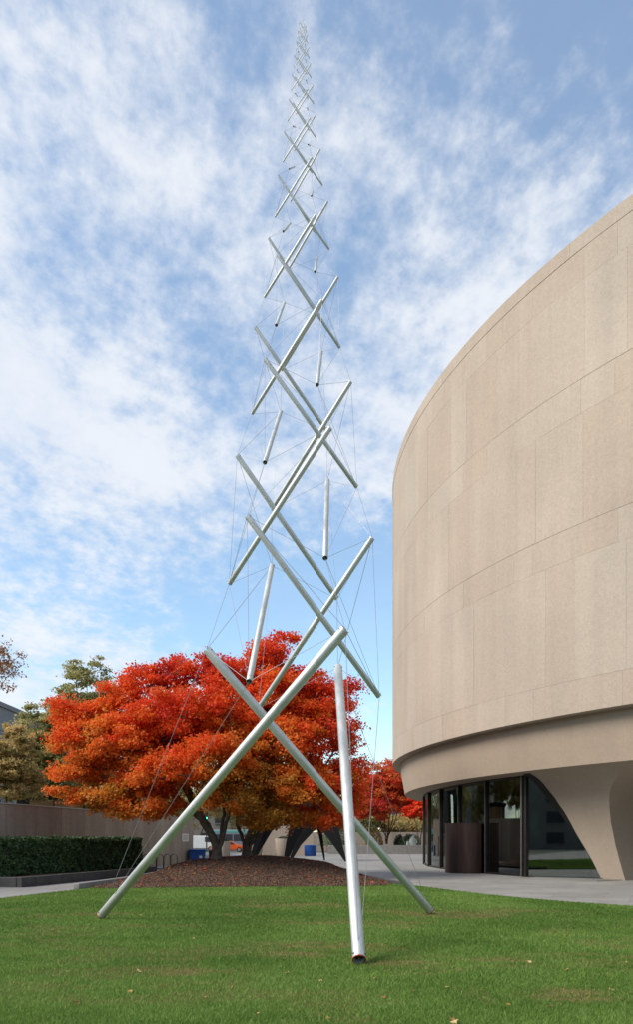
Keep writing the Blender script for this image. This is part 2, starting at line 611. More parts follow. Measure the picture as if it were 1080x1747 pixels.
edge_r = [gnd(690, 1508.5), gnd(720, 1512), gnd(760, 1517), gnd(820, 1524.5), gnd(880, 1531), gnd(980, 1539.5), gnd(1080, 1546)]
edge_r = [(p.x, p.y) for p in edge_r]
for a in np.radians(np.arange(223.5, 250, 4)):
    edge_r.append((BX + 42.6 * math.cos(a), BY + 42.6 * math.sin(a)))
edge_l = [(-8.05, 27.3), (-8.35, 26.2), (-9.4, 22.7), (-11.8, 15), (-14.5, 6), (-18, -6)]
lawn_poly = [(-8.05, 31.5), (2.9, 31.0)] + edge_r + [(edge_r[-1][0], -6)] + edge_l[::-1]
LZ = 0.015
sheet('lawn', lawn_poly, LZ, M['lawn'])


def in_poly(P, poly):
    x, y = P[:, 0], P[:, 1]
    ins = np.zeros(len(P), bool)
    n = len(poly)
    for i in range(n):
        x1, y1 = poly[i]
        x2, y2 = poly[(i + 1) % n]
        c = ((y1 > y) != (y2 > y)) & (x < (x2 - x1) * (y - y1) / ((y2 - y1) if y2 != y1 else 1e-9) + x1)
        ins ^= c
    return ins


# mulch bed: its outline and its height
bed_right = [gnd(669, 1501, .14), gnd(642, 1496, .14), gnd(615.6, 1491.5, .14), gnd(591, 1482.5, .14), gnd(575, 1477.5, .14)]
bed_right = [(p.x, p.y) for p in bed_right] + [(0.2, 44.5), (-1.2, 46.5)]
bed_left = [(-4.4, 46.8), (-6.4, 43.5), (-7.35, 38), (-7.6, 33), (-7.75, 30.6), (-8.15, 27.5)]
bed_front = [(-7.2, 27.0), (-5, 27.7), (-2.5, 28.0), (0, 28.1), (1.8, 28.4), (2.75, 28.8)]
bed_poly = bed_right + bed_left + bed_front


def seg_dist(P, poly, closed=False):
    d = np.full(len(P), 1e9)
    n = len(poly)
    for i in range(n if closed else n - 1):
        a = np.array(poly[i])
        b = np.array(poly[(i + 1) % n])
        ab = b - a
        t = np.clip(((P - a) @ ab) / (ab @ ab), 0, 1)
        d = np.minimum(d, np.linalg.norm(P - (a + t[:, None] * ab), axis=1))
    return d


def smooth(x):
    x = np.clip(x, 0, 1)
    return x * x * (3 - 2 * x)


def bed_height(P):
    dx = (P[:, 0] + 3.1) / np.where(P[:, 0] > -3.1, 5.6, 5.3)
    dy = (P[:, 1] - 36.0) / 10.0
    hill = np.clip(1 - dx * dx - dy * dy, 0, 1)
    f = smooth(seg_dist(P, bed_front) / 6.0)
    s = smooth(seg_dist(P, bed_right + bed_left) / 1.3)
    z = 0.03 + f * (0.10 + (0.80 * hill) * (0.15 + 0.85 * s))
    z += 0.025 * np.sin(P[:, 0] * 2.1 + P[:, 1]) * np.sin(P[:, 1] * 1.7) * f
    return z


def bed_z(x, y):
    return float(bed_height(np.array([[x, y]]))[0])


bm = bmesh.new()
bf = bm.faces.new([bm.verts.new((p[0], p[1], 0)) for p in bed_poly])
bmesh.ops.triangulate(bm, faces=bm.faces)
for axis, lo, hi in ((0, -9, 4), (1, 26.5, 47.5)):
    for c in np.arange(lo, hi, 0.33):
        no = [0, 0, 0]
        no[axis] = 1
        co = [0, 0, 0]
        co[axis] = c
        bmesh.ops.bisect_plane(bm, geom=bm.verts[:] + bm.edges[:] + bm.faces[:], plane_co=co, plane_no=no)
PP = np.array([(v.co.x, v.co.y) for v in bm.verts])
ZZ = bed_height(PP)
for v, z in zip(bm.verts, ZZ): v.co.z = z
for f_ in bm.faces:
    f_.smooth = True
    if f_.normal.z < 0: f_.normal_flip()
bmesh.ops.recalc_face_normals(bm, faces=bm.faces)
me = bpy.data.meshes.new('mulch_bed')
bm.to_mesh(me)
bm.free()
if me.polygons[0].normal.z < 0: me.flip_normals()
me.materials.append(M['mulch'])
tag(link('mulch_bed', me), kind='structure')


def scatter(poly, n, rng):
    A = np.array(poly)
    lo, hi = A.min(0), A.max(0)
    out = []
    tot = 0
    while tot < n:
        P = lo + rng.random((n * 2, 2)) * (hi - lo)
        P = P[in_poly(P, poly)]
        out.append(P)
        tot += len(P)
    return np.concatenate(out)[:n]


def unit(v):
    return v / np.maximum(np.linalg.norm(v, axis=1, keepdims=True), 1e-9)


def kites(c, nrm, size, rng, wid=0.36, droop=0.0):
    """one four-cornered leaf per centre"""
    n = len(c)
    r = rng.normal(size=(n, 3))
    u = unit(np.cross(nrm, r))
    v = np.cross(nrm, u)
    s = (np.asarray(size) * np.ones(n))[:, None]
    tip = c + u * s * 0.62
    tip[:, 2] -= droop * s[:, 0]
    q = np.stack([c - u * s * 0.42, c + v * s * wid, tip, c - v * s * wid], axis=1)
    return q.reshape(-1, 3)


# chips lying on the bed
rng = np.random.default_rng(3)
P = scatter(bed_poly, 150000, rng)
keep = rng.random(len(P)) < np.clip(1.35 - (P[:, 1] - 27) / 16, 0.12, 1)
P = P[keep]
C3 = np.column_stack([P, bed_height(P) + 0.012 + rng.random(len(P)) * 0.015])
nr = unit(np.column_stack([rng.normal(0, .45, len(P)), rng.normal(0, .45, len(P)), np.ones(len(P))]))
me = big_mesh('mulch_chips', kites(C3, nr, 0.028 + 0.05 * rng.random(len(P)), rng, 0.24), 4, M['chip'], np.clip(rng.beta(2, 3, len(P)) + (rng.random(len(P)) > 0.985) * 0.5, 0, 1))
tag(link('mulch_chips', me), 'loose brown bark chips covering the mound below the maples', 'mulch', kind='stuff')

P = scatter(bed_poly, 750, rng)
P = P[rng.random(len(P)) < 0.15 + 0.85 * np.exp(-((P[:, 1] - 33) / 5) ** 2)]
C3 = np.column_stack([P, bed_height(P) + 0.035 + rng.random(len(P)) * 0.02])
nr = unit(np.column_stack([rng.normal(0, .5, len(P)), rng.normal(0, .5, len(P)), np.ones(len(P))]))
me = big_mesh('leaf_litter', kites(C3, nr, 0.07 + 0.04 * rng.random(len(P)), rng, 0.4), 4, M['maple'], np.clip(rng.random(len(P)) * 1.1, 0, 1))
tag(link('leaf_litter', me), 'fallen red and orange maple leaves strewn over the mulch mound', 'leaves', kind='stuff')

# kerbs
def kerb_line(pts, w, h, z0=0.0):
    """a low kerb of constant section along a polyline, its ends mitred"""
    pts = [Vector((p[0], p[1], 0)) for p in pts]
    L_, R_ = [], []
    for i, p in enumerate(pts):
        t = (pts[min(i + 1, len(pts) - 1)] - pts[max(i - 1, 0)]).normalized()
        nn = Vector((-t.y, t.x, 0))
        L_.append(p + nn * w / 2)
        R_.append(p - nn * w / 2)
    mb = MB()
    n = len(pts)
    v = [(p.x, p.y, z0) for p in L_ + R_] + [(p.x, p.y, z0 + h) for p in L_ + R_]
    fs = []
    for i in range(n - 1):
        fs += [(i, i + 1, 2 * n + i + 1, 2 * n + i), (n + i, 3 * n + i, 3 * n + i + 1, n + i + 1), (2 * n + i, 2 * n + i + 1, 3 * n + i + 1, 3 * n + i), (i, n + i, n + i + 1, i + 1)]
    fs += [(0, 2 * n, 3 * n, n), (n - 1, 2 * n - 1, 4 * n - 1, 3 * n - 1)]
    return mb.add(v, fs)


off = [(p[0] + 0.10, p[1] + 0.03) for p in bed_right]
tag(kerb_line([(3.35, 28.6)] + off, 0.16, 0.14).build('bed_kerb', M['kerb'], None, bevel=0.015), kind='structure')
tag(kerb_line([(-8.45, 26.9), (-8.25, 28.6), (-7.95, 30.6), (-7.75, 33), (-7.5, 38), (-6.5, 43.6)], 0.22, 0.20).build('bed_kerb', M['kerb2'], None, bevel=0.02), kind='structure')

# grass blades: denser where the lawn is seen close
N = 1050000
d = 5.0 * (31.0 / 5.0) ** (RNG.random(N) ** 0.92)
x = (RNG.random(N) - 0.5) * (d * 1.0 + 6.0)
P = np.column_stack([x, d])
ok = in_poly(P, lawn_poly) & ~in_poly(P, [(a, b - 0.12 if b < 30 else b) for a, b in bed_poly])
P = P[ok]
n = len(P)


def vnoise(P, s, seed):
    r = np.random.default_rng(seed)
    tab = r.random((256, 256))
    q = P * s + 1000
    i = np.floor(q).astype(int)
    f = smooth(q - i)
    g = lambda a, b: tab[(i[:, 0] + a) % 256, (i[:, 1] + b) % 256]
    return (g(0, 0) * (1 - f[:, 0]) + g(1, 0) * f[:, 0]) * (1 - f[:, 1]) + (g(0, 1) * (1 - f[:, 0]) + g(1, 1) * f[:, 0]) * f[:, 1]


patch = vnoise(P * np.array([0.7, 1.3]), 0.9, 1) * 0.55 + vnoise(P * np.array([0.8, 1.3]), 2.7, 2) * 0.45
worn = np.zeros(n)
for (px, py, rx, ry, k) in ((520, 1545, 1.6, .9, .30), (500, 1630, .55, .35, .5), (540, 1615, 1.2, .6, .36), (770, 1560, 1.6, .8, .45), (690, 1645, .7, .35, .32), (980, 1700, .5, .35, .45), (170, 1560, .8, .6, .40), (880, 1555, 1.4, .5, .28), (570, 1575, 1.4, .5, .28), (320, 1660, .7, .4, .15), (860, 1640, .6, .3, .3)):
    c = gnd(px, py)
    worn = np.maximum(worn, k * np.exp(-(((P[:, 0] - c.x) / rx) ** 2 + ((P[:, 1] - c.y) / ry) ** 2)))
dryness = np.clip((patch - 0.55) * 2.4, 0, 0.5) + 2.4 * worn * (0.3 + 1.4 * vnoise(P * np.array([0.8, 1.6]), 3.5, 7))
hue = np.clip(0.10 + 0.5 * RNG.random(n) + 0.45 * (vnoise(P, 0.45, 5) - 0.5) + 0.25 * (vnoise(P, 1.7, 6) - 0.5), 0, 0.7)
isdry = RNG.random(n) < np.clip(dryness * 1.15, 0.02, 0.92)
hue = np.where(isdry, 0.78 + 0.22 * RNG.random(n), hue)
hgt = (0.022 + 0.030 * RNG.random(n)) * np.where(isdry, 0.65, 1.0)
wid = (0.0035 + 0.0035 * RNG.random(n)) * np.clip(d[ok] / 9.0, 0.9, 2.4)
an = RNG.random(n) * 2 * np.pi
lean = RNG.normal(0, 0.5, (n, 2)) * hgt[:, None]
b = np.column_stack([P, np.full(n, LZ - 0.002)])
sx = np.column_stack([np.cos(an) * wid, np.sin(an) * wid, np.zeros(n)])
tip = b + np.column_stack([lean, hgt])
V = np.stack([b - sx, b + sx, tip], axis=1).reshape(-1, 3)
tag(link('grass', big_mesh('grass', V, 3, M['blade'], hue)), 'short mown green grass with thin dry patches', 'grass', kind='stuff')

# ------------------------------------------------------------------ round museum building
museum = empty('museum_building', (BX, BY, 0))
tag(museum, 'round beige concrete museum drum raised on piers above a glazed lobby', 'building')
R0 = 35.2
ZL, ZT = 6.68, 25.2
A0, A1 = math.radians(168), math.radians(292)        # panelled arc: the side turned towards the lawn and the street


def ang_of(px, R):
    """angle about the building centre where the sight line through column px meets radius R"""
    dx = (px - 540) / FPX
    a = dx * dx + 1
    b_ = -2 * (dx * BX + BY)
    c = BX * BX + BY * BY - R * R
    disc = max(b_ * b_ - 4 * a * c, 0)
    dd = (-b_ - math.sqrt(disc)) / (2 * a)
    return math.atan2(dd - BY, dd * dx - BX) % (2 * math.pi), dd


def arc_slab(r_in, r_out, a0, a1, z0, z1, seg):
    return MB().lathe([(r_out, z0), (r_out, z1), (r_in, z1), (r_in, z0)], seg, (0, 0), a0, a1, close=True)


# core wall behind the panels, and the plain rest of the drum
core = MB().lathe([(R0 - 0.17, ZL + 0.05), (R0 - 0.17, ZT - 0.05), (R0 - 1.0, ZT - 0.05), (R0 - 1.0, ZT - 1.2), (18.4, ZT - 1.2), (18.4, ZT - 0.05), (17.5, ZT - 0.05), (17.5, ZL + 0.05), (R0 - 0.17, ZL + 0.05)], 160).build('drum_wall', M['joint'], museum, smooth=True)
rest = MB().lathe([(R0, ZL), (R0, ZT), (R0 - 0.16, ZT), (R0 - 0.16, ZL)], 100, (0, 0), A1, A0 + 2 * math.pi, close=True).build('plain_wall', M['concrete'], core, smooth=True)
rows = [(6.68, 7.97, 40), (7.97, 12.75, 34), (12.75, 14.0, 40), (14.0, 18.27, 34), (18.27, 19.6, 40), (19.6, 23.4, 34), (23.4, 24.62, 40), (24.62, 25.2, 26)]
strong = {14.0, 19.6, 24.62}
rr = random.Random(11)
for ri, (z0, z1, cnt) in enumerate(rows):
    cuts = [A0]
    stepa = (A1 - A0) / cnt
    for k in range(1, cnt): cuts.append(A0 + stepa * (k + rr.uniform(-0.22, 0.22)))
    cuts.append(A1)
    lo = z0 + (0.0 if ri == 0 else (0.007 if z0 in strong else 0.003))
    hi = z1 - (0.0 if ri == len(rows) - 1 else (0.007 if z1 in strong else 0.003))
    for a, b_ in zip(cuts[:-1], cuts[1:]):
        g = 0.0022 / R0
        ro = R0 - (0.0 if ri < 7 else -0.012) - rr.uniform(0, 0.006)
        mb = arc_slab(R0 - 0.165, ro, a + g, b_ - g, lo, hi, 5)
        mb.build('wall_panel', M['concrete'], core, smooth=True)
# lower recessed band, its soffit, and the underside
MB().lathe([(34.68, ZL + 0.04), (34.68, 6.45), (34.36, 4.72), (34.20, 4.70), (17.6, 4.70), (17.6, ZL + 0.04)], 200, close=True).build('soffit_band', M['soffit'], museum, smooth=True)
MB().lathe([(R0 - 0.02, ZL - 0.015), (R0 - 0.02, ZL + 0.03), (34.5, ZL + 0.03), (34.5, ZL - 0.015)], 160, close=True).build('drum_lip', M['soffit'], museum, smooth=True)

# pier: front face follows the traced left and right edges on a surface of radius r(z)
pr_z = [0, 1.0, 2.0, 3.0, 3.7, 4.15, 4.45, 4.62, 4.71]
pr_r = [31.3, 31.55, 31.85, 32.25, 32.65, 33.1, 33.6, 34.0, 34.30]


def pier_r(z): return float(np.interp(z, pr_z, pr_r))


def trace(pts):
    out = []
    for px, py in pts:
        z = 2.0
        for _ in range(40):
            a, dd = ang_of(px, pier_r(z))
            z = 0.6 * z + 0.4 * min(max(zat(py, dd), 0), 4.71)
        out.append((z, a))
    out.sort()
    return out


le = trace([(906, 1322), (930, 1345.6), (948.5, 1369.6), (967, 1397), (983.7, 1430.7), (998.5, 1464), (1012.4, 1498)])
re_ = trace([(1079, 1307.6), (1056, 1321.5), (1044, 1336), (1039.6, 1353), (1039, 1373), (1042, 1401), (1047.6, 1430.7), (1056, 1464), (1067, 1501)])
zs = [-0.02, 0.5, 1.0, 1.5, 2.0, 2.5, 3.0, 3.3, 3.6, 3.85, 4.05, 4.2, 4.32, 4.42, 4.50, 4.58, 4.64, 4.71]
lz, la = zip(*le)
rz_, ra = zip(*re_)
amid = 0.5 * (la[0] + ra[0])
inward = Vector((-math.cos(amid), -math.sin(amid), 0))
v, f = [], []
NS = 8
for z in zs:
    a_l = float(np.interp(z, lz, la))
    a_r = float(np.interp(z, rz_, ra))
    if z > 4.5:                                # the cove runs out into the soffit
        k = (z - 4.5) / 0.21
        a_r += k * k * 0.10
        a_l -= k * k * 0.02
    R = pier_r(z)
    fr = [Vector((R * math.cos(a), R * math.sin(a), z)) for a in np.linspace(a_l, a_r, NS)]
    bk = [p + inward * 9.0 for p in (fr[-1], fr[0])]
    v += fr + bk
m_ = NS + 2
for i in range(len(zs) - 1):
    for k in range(m_):
        f.append((i * m_ + k, i * m_ + (k + 1) % m_, (i + 1) * m_ + (k + 1) % m_, (i + 1) * m_ + k))
f.append(tuple(range(m_))[::-1])
f.append(tuple(range((len(zs) - 1) * m_, len(zs) * m_)))
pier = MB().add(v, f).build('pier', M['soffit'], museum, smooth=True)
for k in (1, 2, 3):
    p2 = pier.copy()
    COL.objects.link(p2)
    p2.rotation_euler = (0, 0, k * math.pi / 2)

# lobby glazing
RG = 33.0
GT = 4.66
mull_a = [ang_of(p, RG)[0] for p in (890, 902, 831.4, 785.6, 754, 733.6)]
a_tan = ang_of(724.9, RG)[0]
a_list = [ang_of(896, RG)[0], mull_a[2], mull_a[3], mull_a[4], mull_a[5], a_tan]
while a_list[-1] > math.radians(118): a_list.append(a_list[-1] - 0.125)


def pt(a, R, z): return Vector((R * math.cos(a), R * math.sin(a), z))


def mullion(a, R, w, dpt, z0, z1, m, name='mullion'):
    mb = MB().box(-dpt / 2, dpt / 2, -w / 2, w / 2, 0, z1 - z0)
    o = mb.build(name, m, museum, bevel=0.006)
    o.location = pt(a, R, z0)
    o.rotation_euler = (0, 0, a)
    return o


for i, a in enumerate(a_list):
    if i == 0:
        mullion(a + 0.0055, RG, 0.14, 0.30, 0, GT, M['frame'])
        mullion(a - 0.0030, RG + 0.05, 0.10, 0.22, 0, GT, M['mull'])
    else:
        mullion(a, RG, 0.075, 0.22, 0, GT, M['frame'])
        mullion(a, RG + 0.13, 0.035, 0.04, 0, GT, M['mull'], 'mullion_cap')
for i, (a, b_) in enumerate(zip(a_list[:-1], a_list[1:])):
    h_ = 0.0014
    arc_slab(RG - 0.008, RG + 0.008, b_ + h_, a - h_, 0.10, GT - 0.02, 8).build('pane', M['glass'], museum, smooth=True)
arc_slab(RG - 0.06, RG + 0.06, a_list[-1], a_list[0], 0, 0.095, 48).build('sill', M['frame'], museum, smooth=True)
arc_slab(RG - 0.08, RG + 0.10, a_list[-1], a_list[0], GT - 0.015, 4.715, 48).build('head_rail', M['frame'], museum, smooth=True)
# last pane beside the pier: flat, running under the arch to the pier's foot
pA = pt(a_list[0] + 0.008, RG, 0)
pB = pt(la[0] + 0.035, pier_r(0) - 0.35, 0)
dirp = (pB - pA).normalized()
lp = (pB - pA).length
nrm_p = Vector((dirp.y, -dirp.x, 0))
pane_end = empty('arch_pane')
bpy.data.objects.remove(pane_end)
poly = [(0, 0.05), (lp, 0.05), (lp, GT), (0, GT)]
MB().plate(pA, poly, dirp, Vector((0, 0, 1)), 0.016).build('pane', M['glass'], museum)
MB().plate(pA, [(0, 0), (lp, 0), (lp, 0.045), (0, 0.045)], dirp, Vector((0, 0, 1)), 0.10).build('sill', M['frame'], museum)
# dark solid strip in place of the shadowed gap along the pier's arch
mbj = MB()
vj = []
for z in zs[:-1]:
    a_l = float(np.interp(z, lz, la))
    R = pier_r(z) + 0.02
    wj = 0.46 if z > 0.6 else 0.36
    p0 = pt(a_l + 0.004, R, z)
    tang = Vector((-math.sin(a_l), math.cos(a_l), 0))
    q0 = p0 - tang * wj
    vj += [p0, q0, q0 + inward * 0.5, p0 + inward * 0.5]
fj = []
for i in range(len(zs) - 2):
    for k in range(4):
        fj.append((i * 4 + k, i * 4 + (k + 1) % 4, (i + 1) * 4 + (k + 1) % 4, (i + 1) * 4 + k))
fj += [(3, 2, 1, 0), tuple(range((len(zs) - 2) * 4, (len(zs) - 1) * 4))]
mbj.add(vj, fj).build('arch_shadow_strip', M['frame'], museum, smooth=True)
# inside: floor, dark back wall, columns
arc_slab(20.0, RG - 0.1, math.radians(100), la[0] + 0.05, 0.0, 0.02, 40).build('lobby_floor', M['floor'], museum)
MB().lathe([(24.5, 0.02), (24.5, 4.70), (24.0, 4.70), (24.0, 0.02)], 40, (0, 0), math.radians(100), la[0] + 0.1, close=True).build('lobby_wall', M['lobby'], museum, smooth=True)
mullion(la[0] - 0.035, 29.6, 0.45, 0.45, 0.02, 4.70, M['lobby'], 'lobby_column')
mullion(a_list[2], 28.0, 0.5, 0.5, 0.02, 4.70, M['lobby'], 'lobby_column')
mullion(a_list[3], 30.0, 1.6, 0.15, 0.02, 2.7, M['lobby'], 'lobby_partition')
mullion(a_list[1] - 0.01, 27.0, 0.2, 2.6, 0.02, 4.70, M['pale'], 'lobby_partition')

# bronze drum of the revolving door, standing out from the glass
ac = ang_of(809, RG)[0]
cen = pt(ac, RG + 0.35, 0)
door = empty('entrance_drum', (0, 0, 0))
door.parent = museum
door.location = cen
outa = math.atan2(cen.y, cen.x)
rd = 1.17
mbd = MB()
HD = 2.52
for k in range(4):
    s0 = outa - 1.75 + k * 0.875
    MB().lathe([(rd, 0.0), (rd, HD), (rd - 0.05, HD), (rd - 0.05, 0)], 8, (0, 0), s0 + 0.003, s0 + 0.872, close=True).build('bronze_panel', M['bronze'], door, smooth=True)
MB().lathe([(rd + 0.015, HD), (rd + 0.015, HD + 0.05), (0.02, HD + 0.05), (0.02, HD)], 40, close=True).build('drum_top', M['bronze'], door, smooth=True)

# ------------------------------------------------------------------ trees
def make_tree(name, label, base, stems, lobes, npads, leaves_per_pad, leaf, m_leaf_, m_bark_, seed, pad=(0.75, 0.28), mind=0.55, hue_fn=None, group=None, cat='tree', r_tip=0.011, droop=0.25, shell=0.5, up=0.9):
    """stems: polylines in world metres from the ground up; lobes: (centre, semi-axes, weight) filling the crown"""
    rng = np.random.default_rng(seed)
    base = Vector(base)
    # pads of foliage
    w = np.array([l[2] for l in lobes], float)
    w /= w.sum()
    pads = []
    tries = 0
    while len(pads) < npads and tries < npads * 60:
        tries += 1
        c, s, _ = lobes[rng.choice(len(lobes), p=w)]
        dvec = rng.normal(size=3)
        dvec /= np.linalg.norm(dvec)
        if dvec[2] < -0.55: continue
        rad = shell + (1 - shell) * rng.random() ** 0.6
        p = np.array(c) + dvec * np.array(s) * rad
        if pads and np.min(np.linalg.norm((np.array(pads) - p) * np.array([1, 1, 1.5]), axis=1)) < mind: continue
        pads.append(p)
    pads = np.array(pads)
    # skeleton
    nodes, par = [], []
    for st in stems:
        prev = -1
        pts = [np.array(q, float) for q in st]
        for i in range(len(pts) - 1):
            for t in np.linspace(0, 1, 5)[:-1] if i < len(pts) - 2 else np.linspace(0, 1, 5):
                q = pts[i] * (1 - t) + pts[i + 1] * t
                if i or t: q = q + rng.normal(0, 0.025, 3)
                nodes.append(q)
                par.append(prev)
                prev = len(nodes) - 1
    top0 = np.array(stems[0][-1], float)
    order = np.argsort(np.linalg.norm(pads - top0, axis=1))
    zmin_attach = min(min(q[2] for q in st) + 0.45 * (max(q[2] for q in st) - min(q[2] for q in st)) for st in stems)
    tips = []
    for k in order:
        p = pads[k]
        A = np.array(nodes)
        dv = p - A
        dist = np.linalg.norm(dv, axis=1) + 1.6 * np.maximum(A[:, 2] - p[2] + 0.1, 0) + 5.0 * (A[:, 2] < zmin_attach)
        j = int(np.argmin(dist))
        q = nodes[j]
        L_ = np.linalg.norm(p - q)
        gdir = nodes[j] - nodes[par[j]] if par[j] >= 0 else np.array([0, 0, 1.0])
        gdir = gdir / (np.linalg.norm(gdir) + 1e-9)
        c1 = q + gdir * L_ * 0.30
        c2 = p - np.array([0, 0, 0.10]) * L_ - (p - q) * 0.25
        nseg = max(2, int(L_ / 0.45))
        prev = j
        for t in np.linspace(0, 1, nseg + 1)[1:]:
            b_ = (1 - t) ** 3 * q + 3 * (1 - t) ** 2 * t * c1 + 3 * (1 - t) * t * t * c2 + t ** 3 * p
            b_ = b_ + rng.normal(0, 0.03, 3) * (1 if t < 1 else 0)
            nodes.append(b_)
            par.append(prev)
            prev = len(nodes) - 1
        tips.append(prev)
    # radii by the pipe rule
    acc = np.zeros(len(nodes))
    haschild = np.zeros(len(nodes), bool)
    for pi in par:
        if pi >= 0: haschild[pi] = True
    for i in range(len(nodes) - 1, -1, -1):
        if not haschild[i]: acc[i] += r_tip ** 2.3
        if par[i] >= 0: acc[par[i]] += acc[i]
    rad = acc ** (1 / 2.3)
    root = empty(name, base)
    tag(root, label, cat, group)
    o3 = np.array(base)
    # chains
    kids = [[] for _ in nodes]
    for i, pi in enumerate(par):
        if pi >= 0: kids[pi].append(i)
    trunk, limbs = MB(), MB()
    starts = [i for i, pi in enumerate(par) if pi < 0]
    stack = [(s_, None) for s_ in starts]
    while stack:
        s_, fr = stack.pop()
        chain = [] if fr is None else [fr]
        i = s_
        while True:
            chain.append(i)
            if not kids[i]: break
            ks = sorted(kids[i], key=lambda k_: -rad[k_])
            for k_ in ks[1:]: stack.append((k_, i))
            i = ks[0]
        if len(chain) < 2: continue
        pts = [nodes[k_] - o3 for k_ in chain]
        rs = [rad[k_] for k_ in chain]
        if fr is not None: rs[0] = min(rs[0], rs[1] * 1.3)
        else:
            for q in range(min(4, len(rs))): rs[q] *= 1 + 0.5 * (1 - q / 4) ** 2
        rmax = max(rs)
        (trunk if fr is None else limbs).tube(pts, rs, 10 if fr is None else (6 if rmax > 0.05 else 4), caps=fr is None)
    trunk.build('trunk', m_bark_, root, smooth=True)
    limbs.build('branches', m_bark_, root, smooth=True)
    # leaves
    cs = np.array([l[0] for l in lobes])
    allc, alln, allh = [], [], []
    zlo, zhi = pads[:, 2].min(), pads[:, 2].max()
    cm = np.average(cs, axis=0, weights=w)
    for p in pads:
        nl = int(leaves_per_pad * rng.uniform(0.55, 1.45))
        sc = rng.uniform(0.75, 1.3)
        q = rng.normal(size=(nl, 3))
        q = q / np.linalg.norm(q, axis=1, keepdims=True) * rng.random((nl, 1)) ** 0.45
        outd = p - cm
        outd[2] = 0
        ol = np.linalg.norm(outd) + 1e-6
        outd = outd / ol
        loc = q * np.array([pad[0], pad[0], pad[1]]) * sc
        r2 = np.hypot(loc[:, 0], loc[:, 1])
        loc[:, 2] -= droop * (loc @ outd) * min(1, ol / 3) + 0.18 * r2 * r2
        # thin it into sprigs
        sp = rng.normal(size=(max(4, nl // 14), 3)) * np.array([pad[0], pad[0], pad[1]]) * sc * 0.55
        j = rng.integers(0, len(sp), nl)
        loc = loc * 0.62 + sp[j] * 0.62
        allc.append(p + loc)
        nn = rng.normal(size=(nl, 3)) * 0.75 + np.array([0, 0, up]) + outd * 0.35
        alln.append(nn)
        hb = hue_fn(p, zlo, zhi, rng) if hue_fn else rng.random()
        allh.append(np.clip(hb + rng.normal(0, 0.10, nl), 0, 1))
    c = np.concatenate(allc)
    nn = unit(np.concatenate(alln))
    hh = np.concatenate(allh)
    sz = leaf * rng.uniform(0.5, 1.5, len(c))
    me_ = big_mesh('crown', kites(c - o3, nn, sz, rng, 0.40, 0.12), 4, m_leaf_, hh)
    link('crown', me_, root)
    return root


def W(px, py, d):
    return (at(px, d).x, d, zat(py, d))


# twin red maples on the mound
def hue_maple(p, zlo, zhi, rng):
    t = (p[2] - zlo) / (zhi - zlo)
    side = 0.10 * math.sin(p[0] * 0.9 + 0.6) + 0.05 * math.sin(p[1] * 1.3)
    low = -0.22 * math.exp(-((p[0] + 3.2) / 2.6) ** 2) * max(0, 1 - t * 1.7)
    return float(np.clip(0.27 + 0.46 * t + side + low + rng.normal(0, 0.11), 0.02, 0.98))


bA = (-4.45, 34.2)
zA = bed_z(*bA)
stA = [[(bA[0], bA[1], zA - 0.05), (bA[0] - 0.02, bA[1], zA + 0.7), (bA[0] - 0.75, bA[1] - 0.2, zA + 2.0), (bA[0] - 1.7, bA[1], 4.6), (-7.3, 34.4, 7.4)],
       [(bA[0] + .05, bA[1], zA - 0.05), (bA[0] + 0.10, bA[1] + 0.05, zA + 0.8), (bA[0] + 0.35, bA[1] - 0.1, zA + 2.0), (bA[0] + 0.1, bA[1] + 0.2, 4.6), (-4.7, 34.6, 8.4)],
       [(bA[0] - .05, bA[1] + .1, zA - 0.05), (bA[0] - 0.12, bA[1] + 0.15, zA + 0.6), (bA[0] - 0.5, bA[1] + 0.6, zA + 1.5), (-6.7, 35.4, 3.9), (-9.6, 35.6, 5.6)],
       [(bA[0] + .08, bA[1] - .04, zA - 0.05), (bA[0] + 0.16, bA[1] - 0.1, zA + 0.7), (bA[0] + 0.55, bA[1] - 0.7, zA + 1.9), (-3.6, 32.8, 4.8), (-3.6, 32.0, 7.0)]]
lobA = [(W(px, py, d), (rx, rx * 1.15, rz), rx * rx * rz + 0.15) for px, py, d, rx, rz in (
    (118, 1218, 34, 0.8, 0.7), (122, 1265, 33.5, 0.9, 0.8), (165, 1235, 33.8, 1.1, 1.0), (165, 1300, 34.5, 1.2, 0.9), (220, 1385, 33.4, 1.4, 0.4), (132, 1320, 33.5, 1.1, 0.7), (112, 1352, 33.2, 0.6, 0.3), (185, 1362, 33, 1.4, 0.4), (200, 1200, 34.5, 1.1, 1.0), (205, 1270, 32.8, 1.5, 1.2), (250, 1172, 34.8, 1.0, 0.9), (270, 1230, 33, 1.5, 1.3), (285, 1320, 32, 1.7, 1.1), (240, 1340, 34, 1.5, 0.9), (310, 1155, 34.5, 1.1, 1.0), (345, 1210, 33.2, 1.5, 1.3), (370, 1150, 35, 1.0, 0.9), (360, 1300, 32, 1.6, 1.3), (300, 1260, 36.5, 2.2, 1.9), (200, 1290, 36.5, 1.7, 1.5), (395, 1240, 33.5, 1.2, 1.3), (250, 1378, 33, 1.5, 0.4), (390, 1370, 32.5, 1.4, 0.9))]
make_tree('maple_tree', 'red and orange maple on the mulch mound reaching out over the concrete wall', (bA[0], bA[1], zA), stA, lobA, 600, 330, 0.105, M['maple'], M['bark'], 21, hue_fn=hue_maple, up=0.6, droop=0.2, pad=(0.56, 0.33), mind=0.42, r_tip=0.0205, shell=0.35)

